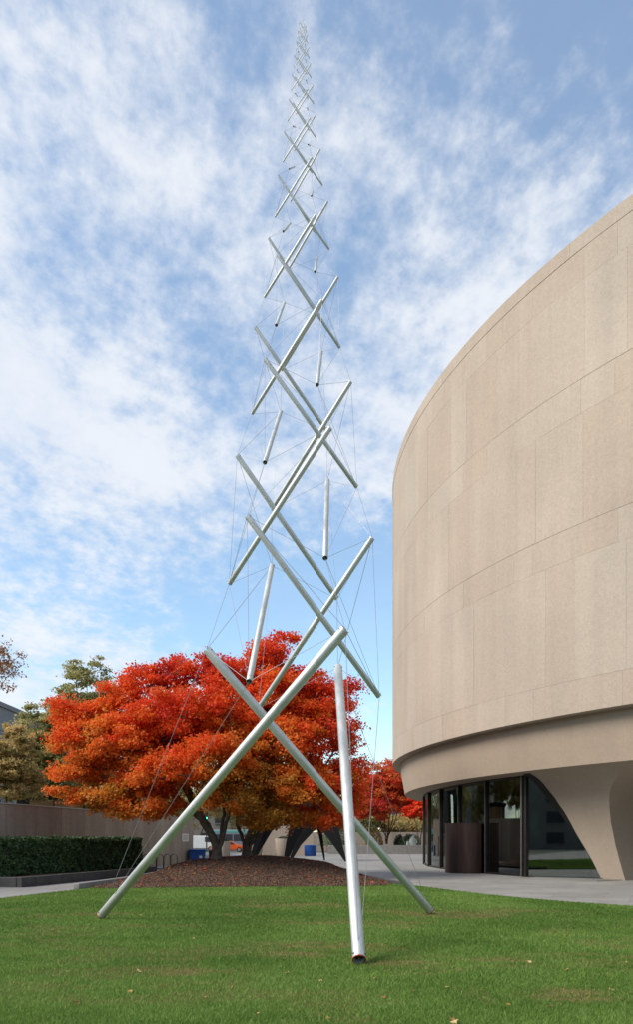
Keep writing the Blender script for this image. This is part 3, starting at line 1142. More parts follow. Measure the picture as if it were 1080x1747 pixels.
bB = (-3.25, 35.6)
zB = bed_z(*bB)
stB = [[(bB[0], bB[1], zB - 0.05), (bB[0], bB[1], zB + 0.6), (bB[0] + 0.5, bB[1], zB + 1.7), (bB[0] + 0.95, bB[1] + .1, 4.8), (-1.7, 35.8, 9.0)],
       [(bB[0] + .06, bB[1], zB - 0.05), (bB[0] + 0.12, bB[1], zB + 0.6), (bB[0] + 1.1, bB[1] - 0.2, zB + 1.6), (-0.6, 35.3, 3.7), (0.7, 35.4, 5.6)],
       [(bB[0] - .06, bB[1], zB - 0.05), (bB[0] - 0.12, bB[1], zB + 0.6), (bB[0] - 0.45, bB[1] + 0.2, zB + 1.5), (-3.7, 36.0, 4.6), (-3.4, 36.4, 7.8)]]
lobB = [(W(px, py, d), (rx, rx * 1.15, rz), rx * rx * rz + 0.15) for px, py, d, rx, rz in (
    (455, 1125, 35.6, 0.9, 0.9), (485, 1090, 35.8, 0.45, 0.4), (420, 1165, 36, 1.1, 1.0), (470, 1190, 34.5, 1.4, 1.3), (520, 1165, 35.5, 1.0, 0.9), (565, 1195, 35.5, 0.9, 0.8), (600, 1172, 35.8, 0.4, 0.3), (598, 1228, 35.6, 0.5, 0.5), (540, 1245, 34.5, 1.4, 1.3), (585, 1270, 35.5, 0.6, 0.6), (480, 1275, 33.8, 1.7, 1.3), (430, 1330, 33.5, 1.6, 1.2), (510, 1345, 33.5, 1.7, 1.2), (570, 1335, 34.5, 1.2, 1.1), (598, 1370, 35, 0.7, 0.7), (540, 1392, 33.8, 1.4, 0.6), (470, 1398, 33.5, 1.3, 0.55), (500, 1235, 37.5, 1.9, 1.8), (430, 1250, 37, 1.7, 1.7), (610, 1320, 35.5, 0.5, 0.7))]
make_tree('maple_tree', 'red maple with forked trunk beside the black steel legs', (bB[0], bB[1], zB), stB, lobB, 520, 330, 0.105, M['maple'], M['bark'], 22, hue_fn=hue_maple, up=0.6, droop=0.2, pad=(0.56, 0.33), mind=0.42, r_tip=0.0205, shell=0.35)


def simple_tree(name, label, px, py_top, py_bot, wpx, d, zbase, m_, bark, seed, npads=90, lpp=150, leaf=0.16, pad=None, shell=0.45, nst=3, group=None, stem_top=0.55, mind=None, lean=0.0, hf=None, r_tip=0.014):
    zt, zb = zat(py_top, d), zat(py_bot, d)
    w2 = wpx / 2 * d / FPX
    x0 = at(px, d).x
    H = zt - zb
    rng = random.Random(seed)
    stems = []
    for k in range(nst):
        a = 2 * math.pi * k / nst + rng.random()
        r = w2 * 0.35
        stems.append([(x0 + lean + 0.06 * math.cos(a), d + 0.06 * math.sin(a), zbase - 0.03), (x0 + lean + 0.16 * math.cos(a), d + 0.16 * math.sin(a), zbase + (zb - zbase) * 0.4 + 0.3), (x0 + r * 0.6 * math.cos(a), d + r * 0.6 * math.sin(a), zb + H * 0.15), (x0 + r * math.cos(a), d + r * math.sin(a), zb + H * stem_top)])
    zc_ = (zt + zb) / 2
    lobes = [((x0, d, zc_), (w2 * 0.8, w2 * 0.8, H / 2 * 0.92), 1.0)]
    for k in range(5):
        a = 2 * math.pi * k / 5 + rng.random()
        lobes.append(((x0 + w2 * 0.45 * math.cos(a), d + w2 * 0.45 * math.sin(a), zc_ + rng.uniform(-0.25, 0.15) * H), (w2 * 0.5, w2 * 0.5, H * 0.25), 0.4))
    ps = pad or (max(0.5, w2 * 0.20), max(0.22, w2 * 0.09))
    return make_tree(name, label, (x0 + lean, d, zbase), stems, lobes, npads, lpp, leaf, m_, bark, seed, pad=ps, mind=mind or ps[0] * 0.75, group=group, shell=shell, r_tip=r_tip, hue_fn=hf)


simple_tree('maple_tree', 'dull red maple with several stems in the far raised bed', 660, 1290, 1418, 142, 90, 1.15, M['maple2'], M['bark2'], 31, 250, 230, 0.19, nst=6)
simple_tree('maple_tree', 'bright scarlet maple half hidden by the lobby glass', 716, 1352, 1412, 64, 86, 1.1, M['maple3'], M['bark2'], 32, 110, 200, 0.18, nst=2)
simple_tree('oak_tree', 'tall thin olive oak rising above the red maple', 148, 1104, 1330, 124, 66, 0, M['oak'], M['bark2'], 33, 130, 150, 0.18, nst=3, pad=(0.85, 0.32), stem_top=0.75)
simple_tree('oak_tree', 'broad olive green tree behind the concrete wall', 92, 1180, 1405, 170, 62, 0, M['oak'], M['bark2'], 34, 230, 190, 0.18, nst=3)
simple_tree('ochre_tree', 'ochre leaved tree above the hedge end of the wall', 14, 1225, 1405, 140, 56, 0, M['ochre'], M['bark2'], 35, 200, 190, 0.16, nst=3)
simple_tree('amber_tree', 'sparse amber tree whose twigs reach in above the grey building', -52, 1050, 1225, 196, 48, 0, M['amber'], M['bark2'], 36, 150, 60, 0.13, nst=3, pad=(0.7, 0.4), stem_top=0.8)

for px, yt, yb, w, d_, lab, m_ in ((176, 1295, 1428, 150, 68, 'low olive tree behind the wall under the maple edge', 'oak'), (268, 1310, 1428, 150, 76, 'dark olive tree behind the middle of the long wall', 'oak'), (335, 1300, 1428, 120, 128, 'ochre street tree beyond the end of the long wall', 'ochre'), (420, 1310, 1428, 130, 134, 'olive street tree beyond the forked maple', 'oak'), (520, 1330, 1428, 130, 132, 'olive tree behind the pale concrete wall', 'oak'), (612, 1345, 1420, 120, 126, 'olive tree behind the low grey wall', 'oak'), (735, 1350, 1420, 130, 124, 'ochre tree behind the scarlet maple', 'ochre'), (598, 1376, 1434, 130, 112, 'low broad olive tree left of the far maple stems', 'oak'), (692, 1384, 1434, 120, 114, 'low broad ochre tree right of the far maple stems', 'ochre')):
    simple_tree('street_tree', lab, px, yt, yb, w, d_, 0, M[m_], M['bark2'], int(px), 130, 105, 0.26 if d_ > 100 else 0.19, nst=2)
# trees on the near side of the lawn, seen only in the lobby glass
for x0, y0, sd_, lab in ((3, -30, 82, 'ochre'), (17, -25, 83, 'olive')):
    make_tree('street_tree', lab + ' street tree mirrored in the lobby glass', (x0, y0, 0), [[(x0, y0, 0), (x0, y0, 2.4), (x0 + .6, y0, 5), (x0 + .8, y0, 8)], [(x0 + .1, y0, 0), (x0 + .2, y0, 2.2), (x0 - .7, y0, 4.5), (x0 - 1.2, y0, 7)]], [((x0, y0, 7.0), (4.2, 4.2, 3.6), 1)], 90, 110, 0.24, M['oak' if lab == 'olive' else 'ochre'], M['bark2'], sd_, pad=(0.9, 0.4), mind=0.7)

# ------------------------------------------------------------------ hedge, its kerb, and the shrubs
hd0, hd1 = Vector((-12.9, 29.6, 0)), Vector((-8.75, 38.4, 0))
hu = (hd1 - hd0).normalized()
hn = Vector((-hu.y, hu.x, 0))                 # away from the path
hedge = empty('clipped_hedge', hd0)
tag(hedge, 'clipped dark green hedge standing in front of the concrete wall', 'hedge')
hl = (hd1 - hd0).length + 3.0
hs = hd0 - hu * 3.0
n = 46000
rng = np.random.default_rng(5)
u_ = rng.random(n) * hl
face = rng.random(n)
w_, z_ = np.empty(n), np.empty(n)
HW, HZ0, HZ1 = 1.5, 0.22, 1.80
fr = face < 0.50
tp = (face >= 0.50) & (face < 0.86)
en = face >= 0.86
dep = np.abs(rng.normal(0, 0.07, n))
w_[fr] = dep[fr]
z_[fr] = HZ0 + rng.random(fr.sum()) * (HZ1 - HZ0)
w_[tp] = rng.random(tp.sum()) * HW
z_[tp] = HZ1 - dep[tp]
w_[en] = rng.random(en.sum()) * HW
z_[en] = HZ0 + rng.random(en.sum()) * (HZ1 - HZ0)
u_[en] = hl - dep[en]
bump_ = 0.10 * (vnoise(np.column_stack([u_, z_ + w_]), 1.6, 8) - 0.5) + 0.20 * (vnoise(np.column_stack([u_, z_ + w_]), 5.0, 9) - 0.5) + (rng.random(n) > 0.992) * 0.10 * rng.random(n)
w_[fr] -= bump_[fr]
z_[tp] += bump_[tp]
u_[en] += bump_[en]
pos = np.array(hs)[None] + u_[:, None] * np.array(hu) + w_[:, None] * np.array(hn)
pos[:, 2] = z_
nrm = rng.normal(size=(n, 3)) * 0.7
nrm[fr] -= np.array(hn) * 0.7
nrm[tp, 2] += 0.8
nrm[:, 2] += 0.35
link('foliage', big_mesh('foliage', kites(pos - np.array(hd0), unit(nrm), 0.095 * rng.uniform(0.7, 1.4, n), rng, 0.34, 0.1), 4, M['hedge'], np.clip(rng.beta(2, 2.6, n), 0, 1)), hedge)
mb = MB()
a = hs - hd0 + hn * 0.10
b_ = a + hu * (hl - 0.1)
q = [a, b_, b_ + hn * (HW - 0.2), a + hn * (HW - 0.2)]
mb.prism([(p.x, p.y) for p in q], 0.04, HZ1 - 0.12).build('twigs', M['core'], hedge)

kerb = empty('planter_kerb', (-10.8, 28.2, 0))
tag(kerb, 'dark granite block kerb along the foot of the hedge', 'kerb')
k0, k1 = gnd(37, 1513), Vector((-8.05, 38.6, 0))
ku = (k1 - k0).normalized()
ka = math.atan2(ku.y, ku.x)
kl = (k1 - k0).length
nb = 13
bl = kl / nb
blk = MB().box(0.006, bl - 0.006, 0, 0.22, 0, 0.36).mesh('kerb_stone', M['kerb'], False, 0.012)
for i in range(nb):
    o = link('kerb_stone', blk, kerb)
    p = k0 + ku * bl * i - kerb.location
    o.location = (p.x, p.y, rr.uniform(-0.006, 0.004))
    o.rotation_euler = (0, 0, ka + rr.uniform(-0.004, 0.004))
k2 = Vector((-ku.y, ku.x, 0))
for i in range(3):                              # the short return at its near end
    o = link('kerb_stone', blk, kerb)
    p = k0 + k2 * (bl * i + 0.23) - kerb.location + ku * 0.22
    o.location = (p.x, p.y, 0)
    o.rotation_euler = (0, 0, ka + math.pi / 2)
# soil inside the planter
e = [k0 + ku * 0.2, k1, k1 + k2 * 2.6, k0 + ku * 0.2 + k2 * 3.2]
MB().prism([(p.x - kerb.location.x, p.y - kerb.location.y) for p in [k0 + ku * 0.22 + k2 * 0.22, k1 + k2 * 0.22, k1 + k2 * 1.8, k0 + ku * 0.22 + k2 * 1.8]], 0.003, 0.27).build('soil', M['mulch'], kerb)


def shrub(name, label, px, py_base, d, zb, w, h, m_, seed, n=2600, leaf=0.11, group=None):
    rng = np.random.default_rng(seed)
    c = at(px, d)
    root = empty(name, (c.x, c.y, zb))
    tag(root, label, 'shrub', group)
    q = unit(rng.normal(size=(n, 3))) * (0.55 + 0.45 * rng.random((n, 1)) ** 0.5)
    q[:, 2] = np.abs(q[:, 2])
    lump = 0.8 + 0.35 * vnoise(q[:, :2] * 2 + 5 + q[:, 2:3], 1.5, seed)
    p = q * np.array([w / 2, w / 2, h]) * lump[:, None]
    p[:, 2] = np.maximum(p[:, 2], 0.03)
    nr_ = unit(q + rng.normal(size=(n, 3)) * 0.7 + np.array([0, 0, 0.4]))
    link('foliage', big_mesh('foliage', kites(p, nr_, leaf * rng.uniform(0.7, 1.4, n), rng, 0.36, 0.1), 4, m_, rng.beta(2, 2.4, n)), root)
    st = MB()
    for k in range(6):
        a = 2 * math.pi * k / 6 + rng.random()
        st.tube([(0.05 * math.cos(a), 0.05 * math.sin(a), -0.03), (w * 0.15 * math.cos(a), w * 0.15 * math.sin(a), h * 0.4), (w * 0.28 * math.cos(a), w * 0.28 * math.sin(a), h * 0.75)], [0.03, 0.02, 0.008], 5)
    st.build('stems', M['bark2'], root)
    return root


# ------------------------------------------------------------------ garden walls
def wall(name, label, a, b, h, t, nper, m_, coping=True, cop_h=0.05, z0=0.0):
    a, b = Vector(a), Vector(b)
    u = (b - a).normalized()
    ln = (b - a).length
    root = empty(name, a, math.atan2(u.y, u.x))
    tag(root, label, 'wall')
    k = max(1, round(ln / nper))
    w = ln / k
    pm = MB().box(0.008, w - 0.008, -t / 2, t / 2, z0, h).mesh('wall_panel', m_, False, 0.01)
    MB().box(0.02, ln - 0.02, -t / 2 + 0.03, t / 2 - 0.03, z0 + 0.01, h - 0.03).build('wall_core', M['joint'], root)
    for i in range(k):
        o = link('wall_panel', pm, root)
        o.location = (w * i, rr.uniform(-0.004, 0.004), 0)
    if coping:
        MB().box(-0.02, ln + 0.02, -t / 2 - 0.03, t / 2 + 0.03, h, h + cop_h).build('coping', M['coping'], root, bevel=0.01)
    return root


wd = (Vector((-9.2, 56, 0)) - Vector((-13.8, 33.4, 0))).normalized()
w0 = Vector((-13.8, 33.4, 0)) - wd * 9
wall('garden_wall', 'long stained concrete wall running behind the clipped hedge', w0, Vector((-9.2, 56, 0)), 3.28, 0.35, 2.35, M['wallc'])
wx0, wx1 = at(448, 80), at(534, 80)
wall('garden_wall', 'pale concrete wall behind the black steel legs', wx0, wx1, 3.7, 0.4, 2.6, M['concrete'])

# notice on the end of the long wall
wn_ = Vector((wd.y, -wd.x, 0))
sp = Vector((-9.2, 56, 0)) - wd * 1.35 + wn_ * 0.19
sign = empty('wall_notice', (sp.x, sp.y, 1.55), math.atan2(wd.y, wd.x))
tag(sign, 'small white notice fixed on the end of the long concrete wall', 'notice')
MB().box(-0.9, 0.35, -0.02, 0.006, 0, 0.56).build('board', M['paper'], sign, bevel=0.004)
for i in range(4):
    MB().box(-0.75, 0.2 - 0.1 * (i % 2), -0.026, -0.021, 0.40 - 0.085 * i, 0.425 - 0.085 * i).build('text_line', M['ink'], sign)

# ------------------------------------------------------------------ bins, rack, planters
def bin_(label, c, w, h, m_, rz=0.0, square=False):
    root = empty('recycling_bin' if m_ is M['blue'] else 'rubbish_bin', c, rz)
    tag(root, label, 'bin')
    if square:
        MB().add([(-w * .42, -w * .4, 0), (w * .42, -w * .4, 0), (w * .42, w * .4, 0), (-w * .42, w * .4, 0), (-w * .5, -w * .48, h), (w * .5, -w * .48, h), (w * .5, w * .48, h), (-w * .5, w * .48, h)], [(3, 2, 1, 0), (4, 5, 6, 7), (0, 1, 5, 4), (1, 2, 6, 5), (2, 3, 7, 6), (3, 0, 4, 7)]).build('body', m_, root, bevel=0.03)
        MB().box(-w * .53, w * .53, -w * .51, w * .51, h + 0.002, h + 0.09).build('lid', m_, root, bevel=0.03)
        MB().box(-w * .35, w * .35, -w * .56, -w * .52, h - 0.1, h - 0.06).build('handle', m_, root)
        MB().box(w * .12, w * .30, -w * .452, -w * .440, h * 0.42, h * 0.60).build('sticker', M['paper'], root)
    else:
        MB().lathe([(0.001, 0), (w * .45, 0), (w * .47, 0.05), (w * .5, h), (w * .52, h), (w * .52, h + 0.06), (w * .40, h + 0.10), (0.001, h + 0.12)], 24).build('body', m_, root, smooth=True)
        for k in range(12):
            a_ = 2 * math.pi * k / 12
            o = MB().box(-0.012, 0.012, -0.04, 0.04, 0.08, h - 0.08).build('rib', m_, root)
            o.location = (w * .487 * math.cos(a_), w * .487 * math.sin(a_), 0)
            o.rotation_euler = (0, 0, a_)
    return root


c = gnd(337, 1471.5)
bin_('blue square recycling bin standing at the end of the long wall', (c.x, c.y, 0), 1.12, 0.9, M['blue'], 0.1, True)
bin_('dark bin between the blue square bin and the maple trunk', (c.x + 1.05, c.y + 0.7, 0), 0.7, 0.8, M['dark'], 0.1, True)
c = gnd(529.5, 1459.3)
bin_('round blue recycling bin in front of the pale concrete wall', (c.x, c.y, 0), 1.25, 1.0, M['blue'])

c = gnd(273, 1482)
rack = empty('bike_rack', c, math.radians(60))
tag(rack, 'dark metal bike rack of bent hoops between hedge and mound', 'bike rack')
for i in range(5):
    x0 = -1.2 + 0.6 * i
    pts = [(x0, -0.25, 0.0), (x0, -0.25, 0.62)] + [(x0, -0.25 * math.cos(t), 0.62 + 0.25 * math.sin(t)) for t in np.linspace(0.3, math.pi - 0.3, 6)] + [(x0, 0.25, 0.62), (x0, 0.25, 0.0)]
    MB().tube(pts, 0.028, 8).build('hoop', M['frame'], rack, smooth=True)
MB().box(-1.35, 1.35, -0.29, -0.21, 0.0, 0.04).build('rail', M['frame'], rack)
MB().box(-1.35, 1.35, 0.21, 0.29, 0.0, 0.04).build('rail', M['frame'], rack)


def planter(label, px, d, dia, h, seed, leafy=True, group=None):
    c = at(px, d)
    root = empty('concrete_planter', (c.x, c.y, 0))
    tag(root, label, 'planter', group)
    MB().lathe([(0.001, 0), (dia * .44, 0), (dia * .46, 0.05), (dia * .5, h - 0.12), (dia * .5, h), (dia * .44, h), (dia * .43, h - 0.12), (0.001, h - 0.12)], 32).build('pot', M['concrete'], root, smooth=True)
    if leafy:
        rng = np.random.default_rng(seed)
        n = 1500
        q = unit(rng.normal(size=(n, 3))) * rng.random((n, 1)) ** 0.4 * np.array([dia * .40, dia * .40, 0.34])
        q[:, 2] = np.abs(q[:, 2]) + h - 0.12
        link('plants', big_mesh('plants', kites(q, unit(rng.normal(size=(n, 3)) + np.array([0, 0, .8])), 0.12, rng), 4, M['shrub'], rng.random(n)), root)
    return root


planter('round concrete planter with low green plants near the middle black legs', 484, 76, 1.75, 1.75, 41)
planter('round concrete planter showing between the left black legs and the wall', 432, 76, 1.9, 1.85, 42)
planter('round concrete planter standing just behind the maple trunks', 383, 74, 1.1, 1.5, 43)
# planter seen through the lobby glass
pc = pt(ang_of(866, 29.5)[0], 29.5, 0) + Vector((BX, BY, 0))
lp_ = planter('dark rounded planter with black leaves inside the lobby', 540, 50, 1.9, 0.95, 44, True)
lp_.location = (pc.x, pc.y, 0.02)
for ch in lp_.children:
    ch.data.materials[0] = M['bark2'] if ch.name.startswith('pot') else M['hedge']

# ------------------------------------------------------------------ black steel sculpture
stab = empty('steel_sculpture', (*gnd(510, 1467).xy, 0))
tag(stab, 'black painted steel sculpture on pointed plate legs behind the maples', 'sculpture')
SD = 61.0
so = Vector(stab.location)


def sp_(px, py, d=SD):
    return Vector((at(px, d).x, d, zat(py, d))) - so


def leg_plate(pts, depth_foot, name='leg', t=0.07, foot=True):
    """pts: pixel outline; the plate stands in a vertical plane, its foot nearer or farther than its top"""
    ys = [p[1] for p in pts]
    y0, y1 = min(ys), max(ys)
    v = []
    for (px, py) in pts:
        k = (py - y0) / (y1 - y0)
        d = SD + (depth_foot - SD) * k
        q = sp_(px, py, d)
        if k > 0.97 and foot: q.z = 0.0 - so.z
        v.append(q)
    n = len(v)
    off_ = Vector((0, t, 0))
    V = v + [p + off_ for p in v]
    F = [tuple(range(n)), tuple(range(n, 2 * n))[::-1]] + [(i, (i + 1) % n, n + (i + 1) % n, n + i) for i in range(n)]
    MB().add(V, F).build(name, M['black'], stab, bevel=0.01)


yf = YH + FPX * EYE / SD
leg_plate([(462, 1350), (486, 1350), (472, 1404), (456, 1430), (434, yf), (429, yf), (441, 1420), (452, 1395)], 61)
leg_plate([(455, 1350), (472, 1350), (456, 1404), (430, yf + 0.2), (425, yf + 0.2), (436, 1425)], 60.5, t=0.05)
leg_plate([(499, 1350), (528, 1350), (520, 1411), (505, 1438), (490, yf), (483, yf), (488, 1437), (494, 1407)], 61)
leg_plate([(515, 1350), (545, 1350), (539, 1413), (514, 1440), (497, yf + 0.8), (492, yf + 0.8), (503, 1440), (518, 1413)], 60)
leg_plate([(530, 1350), (552, 1352), (549, 1410), (555, yf), (552.5, yf), (541, 1412)], 62.5, t=0.05)
leg_plate([(526, 1345), (572, 1350), (575, 1398), (582, 1430), (592, yf + 2), (588.5, yf + 2), (561, 1430), (546, 1411), (528, 1398)], 58.5)
leg_plate([(455, 1352), (572, 1352), (560, 1318), (510, 1306), (470, 1318)], 61, name='crown_plate', t=0.12, foot=False)

# ------------------------------------------------------------------ far raised bed, statue, shrubs
FB = 87.0
bx0, bx1 = at(560, FB).x, 14.0
MB_ = MB().box(bx0, bx1, FB, FB + 0.4, 0, 0.98)
tag(MB_.build('raised_bed_kerb', M['kerb2'], None, bevel=0.02), kind='structure')
tag(MB().box(bx0 + 0.02, bx1, FB + 0.41, FB + 16, 0, 0.9).build('raised_bed', M['mulch']), kind='structure')
tag(MB().box(bx0 - 3, bx1 + 10, FB + 16.2, FB + 16.6, 0, 2.6).build('far_wall', M['wallc']), 'low grey wall behind the raised bed of maples', 'wall')
shrub('evergreen_shrub', 'dark green shrub behind the pale figure sculpture', 700, 1440, 90, 0.9, 2.6, 1.5, M['hedge'], 51)
shrub('evergreen_shrub', 'grey green shrub at the foot of the tall front strut', 588, 1440, 89, 0.9, 3.0, 2.2, M['shrub'], 52)
shrub('evergreen_shrub', 'dark rounded shrub beside the right black steel leg', 564, 1440, 90, 0.9, 2.8, 2.0, M['hedge'], 53)
shrub('gold_shrub', 'small golden shrub left of the far red maple stems', 639, 1440, 92, 0.9, 2.4, 2.3, M['gold'], 54)
shrub('evergreen_shrub', 'low grey green shrub right of the far maple stems', 683, 1440, 93, 0.9, 1.6, 1.3, M['shrub'], 55)

c = at(703, 88.2)
fig = empty('pale_sculpture', (c.x, c.y, 0.9))
tag(fig, 'pale green figure sculpture crouching in the far raised bed', 'sculpture')
prof = [((-.02, 0, 0), .60, .34), ((-.02, 0, .12), .58, .33), ((0.0, 0, .40), .44, .28), ((0.04, 0, .72), .29, .22), ((0.10, 0, .98), .17, .15), ((0.15, 0, 1.14), .12, .12), ((0.19, 0, 1.27), .05, .06)]
v, f = [], []
for (cx_, cy_, cz_), ra_, rb_ in prof:
    for k in range(10):
        an_ = 2 * math.pi * k / 10
        v.append((cx_ + ra_ * math.cos(an_), cy_ + rb_ * math.sin(an_), cz_))
for i in range(len(prof) - 1):
    for k in range(10): f.append((i * 10 + k, i * 10 + (k + 1) % 10, (i + 1) * 10 + (k + 1) % 10, (i + 1) * 10 + k))
f += [tuple(range(10))[::-1], tuple(range(60, 70))]
MB().add(v, f).build('body', M['patina'], fig, smooth=True)
MB().tube([(0.25, -0.05, 0.88), (0.48, -0.2, 0.62), (0.55, -0.25, 0.32)], [0.07, 0.06, 0.05], 8).build('arm', M['patina'], fig, smooth=True)
MB().tube([(-0.2, -0.1, 0.15), (-0.55, -0.3, 0.45), (-0.62, -0.35, 0.0)], [0.12, 0.10, 0.07], 8).build('leg', M['patina'], fig, smooth=True)

# ------------------------------------------------------------------ street beyond the gap: signal, car, bus, houses
c = at(352, 100)
tl = empty('traffic_light', (c.x, c.y, 0))
tag(tl, 'traffic light showing green beyond the gap in the walls', 'traffic light')
MB().tube([(0, 0.15, 0), (0, 0.15, 5.2)], [0.09, 0.07], 10).build('pole', M['dark'], tl, smooth=True)
hz = zat(1395, 100)
MB().box(-0.19, 0.19, -0.14, 0.10, hz - 0.25, hz + 0.85).build('housing', M['dark'], tl, bevel=0.02)
for i, mm in enumerate((M['signal'], M['dark'], M['dark'])):
    o = MB().lathe([(0.001, 0), (0.145, 0), (0.145, 0.02), (0.001, 0.05)], 20).build('lens', mm, tl, smooth=True)
    o.rotation_euler = (math.radians(90), 0, 0)
    o.location = (0, -0.142, hz + 0.33 * i)


def car(name, label, c, rz, m_, L_=4.4, wd_=1.8, van=False):
    root = empty(name, c, rz)
    tag(root, label, 'van' if van else 'car')
    if van:
        prof = [(-L_ / 2, .35), (L_ / 2, .35), (L_ / 2, 1.0), (L_ / 2 - .5, 1.15), (L_ / 2 - 1.1, 2.1), (-L_ / 2, 2.15)]
    else:
        prof = [(-L_ / 2, .32), (L_ / 2, .32), (L_ / 2 + .02, .65), (L_ / 2 - .35, .82), (L_ / 2 - 1.15, .95), (L_ / 2 - 1.85, 1.42), (-L_ / 2 + 1.2, 1.45), (-L_ / 2 + .4, 1.0), (-L_ / 2, .9)]
    MB().plate((0, 0, 0), prof, Vector((1, 0, 0)), Vector((0, 0, 1)), wd_).build('body', m_, root, bevel=0.06)
    if van: gl = [[(L_ / 2 - 1.75, 1.25), (L_ / 2 - .75, 1.2), (L_ / 2 - 1.2, 1.95), (L_ / 2 - 1.75, 1.95)]]
    else: gl = [[(L_ / 2 - 2.35, .98), (L_ / 2 - 1.3, .97), (L_ / 2 - 1.9, 1.36), (L_ / 2 - 2.35, 1.37)], [(-L_ / 2 + .75, 1.0), (L_ / 2 - 2.42, .98), (L_ / 2 - 2.42, 1.37), (-L_ / 2 + 1.25, 1.39)]]
    for g in gl:
        MB().plate((0, 0, 0), g, Vector((1, 0, 0)), Vector((0, 0, 1)), wd_ + 0.012).build('window', M['winglass'], root)
    for sx in (-1, 1):
        for sy in (-1, 1):
            o = MB().lathe([(0.001, -0.1), (0.20, -0.1), (0.32, -0.09), (0.33, 0), (0.32, 0.09), (0.20, 0.1), (0.001, 0.1)], 20).build('wheel', M['tyre'], root, smooth=True)
            o.rotation_euler = (math.radians(90), 0, 0)
            o.location = (sx * L_ * .31, sy * (wd_ / 2 - 0.07), 0.33)
            r_ = MB().lathe([(0.001, -0.105), (0.19, -0.103), (0.19, 0.103), (0.001, 0.105)], 16).build('rim', M['cable'], o, smooth=True)
    for sy in (-1, 1):
        o = MB().box(L_ / 2 - 0.10, L_ / 2 + 0.045, sy * wd_ * .36 - .16, sy * wd_ * .36 + .16, .60, .74).build('headlight', M['white'], root, bevel=0.01)
    return root


c = at(390, 98)
car('parked_car', 'orange car glimpsed between the two maple trunks', (c.x, c.y, -0.006), 0.05, M['orange'])
c = at(340, 108)
car('parked_van', 'white van glimpsed left of the maple trunk beyond the wall end', (c.x, c.y, -0.006), 0.05, M['white'], 5.2, 2.0, True)
c = at(425, 112)
bus = empty('city_bus', (c.x, c.y, -0.006), 0.04)
tag(bus, 'grey and teal bus glimpsed beyond the forked maple trunk', 'bus')
MB().box(-5.5, 5.5, -1.25, 1.25, 0.35, 3.0).build('body', M['cable'], bus, bevel=0.1)
MB().box(-5.52, 5.52, -1.27, 1.27, 2.55, 2.9).build('stripe', M['teal'], bus)
for i in range(7):
    MB().box(-5.2 + 1.5 * i, -3.85 + 1.5 * i, -1.265, 1.265, 1.35, 2.35).build('window', M['winglass'], bus)
for sx in (-3.4, 3.2):
    for sy in (-1, 1):
        o = MB().lathe([(0.001, -0.13), (0.44, -0.13), (0.48, 0), (0.44, 0.13), (0.001, 0.13)], 20).build('wheel', M['tyre'], bus, smooth=True)
        o.rotation_euler = (math.radians(90), 0, 0)
        o.location = (sx, sy * 1.16, 0.48)


def block(name, label, c, rz, w, dpt, h, m_, cols, rows_, roof=None, ww=0.5, wh=0.5, hip=0.0):
    root = empty(name, c, rz)
    tag(root, label, 'building')
    MB().box(-w / 2, w / 2, 0, dpt, 0, h).build('walls', m_, root)
    cw, ch = w / cols, h / rows_
    for i in range(cols):
        for j in range(rows_):
            x0, z0 = -w / 2 + cw * (i + .5), ch * (j + .5)
            wo = MB().box(x0 - cw * ww / 2, x0 + cw * ww / 2, -0.03, 0.03, z0 - ch * wh / 2, z0 + ch * wh / 2).build('window', M['winglass'], root)
            MB().box(x0 - cw * ww / 2 - 0.1, x0 + cw * ww / 2 + 0.1, -0.18, 0.02, z0 - ch * wh / 2 - 0.15, z0 - ch * wh / 2 - 0.005).build('sill', m_, wo)
    if roof:
        if hip > 0:
            v = [(-w / 2 - .4, -.4, h), (w / 2 + .4, -.4, h), (w / 2 + .4, dpt + .4, h), (-w / 2 - .4, dpt + .4, h), (-w / 2 + w * .35, dpt * .4, h + hip), (w / 2 - w * .35, dpt * .4, h + hip), (w / 2 - w * .35, dpt * .6, h + hip), (-w / 2 + w * .35, dpt * .6, h + hip)]
            MB().add(v, [(0, 1, 5, 4), (1, 2, 6, 5), (2, 3, 7, 6), (3, 0, 4, 7), (4, 5, 6, 7), (3, 2, 1, 0)]).build('roof', roof, root)
        else:
            MB().box(-w / 2 - .25, w / 2 + .25, -.25, dpt + .25, h + 0.002, h + .7).build('roof', roof, root)
    return root


# grey block behind the trees on the left, its long side running away to the right
a_ = at(-60, 104)
b2 = at(96, 140)
gu = (b2 - a_)
gm = (a_ + b2) / 2
block('grey_building', 'plain grey building rising behind the olive and ochre trees', (gm.x, gm.y, 0), math.atan2(gu.y, gu.x), gu.length, 30, 21.6, M['grey'], 9, 4, M['grey'], 0.72, 0.28)
c = at(672, 190)
block('slate_roofed_building', 'far building with grey slate roof peeping out behind the drum', (c.x + 4.2, c.y, 0), 0, 12, 14, 18.5, M['pale'], 4, 5, M['slate'], 0.5, 0.5, 6.0)
c = at(385, 150)
block('pale_building', 'pale stone building across the street seen below the maples', (c.x, c.y, 0), 0.05, 34, 16, 7.5, M['pale'], 12, 2, M['coping'])
block('office_building', 'long pale office block mirrored in the lobby glass', (5, -62, 0), math.pi, 150, 20, 20, M['pale'], 22, 5, M['coping'], 0.5, 0.55)
block('office_building', 'pale office block beyond the path mirrored in the lobby glass', (-70, -10, 0), math.radians(100), 70, 20, 18, M['pale'], 10, 5, M['coping'], 0.5, 0.55)
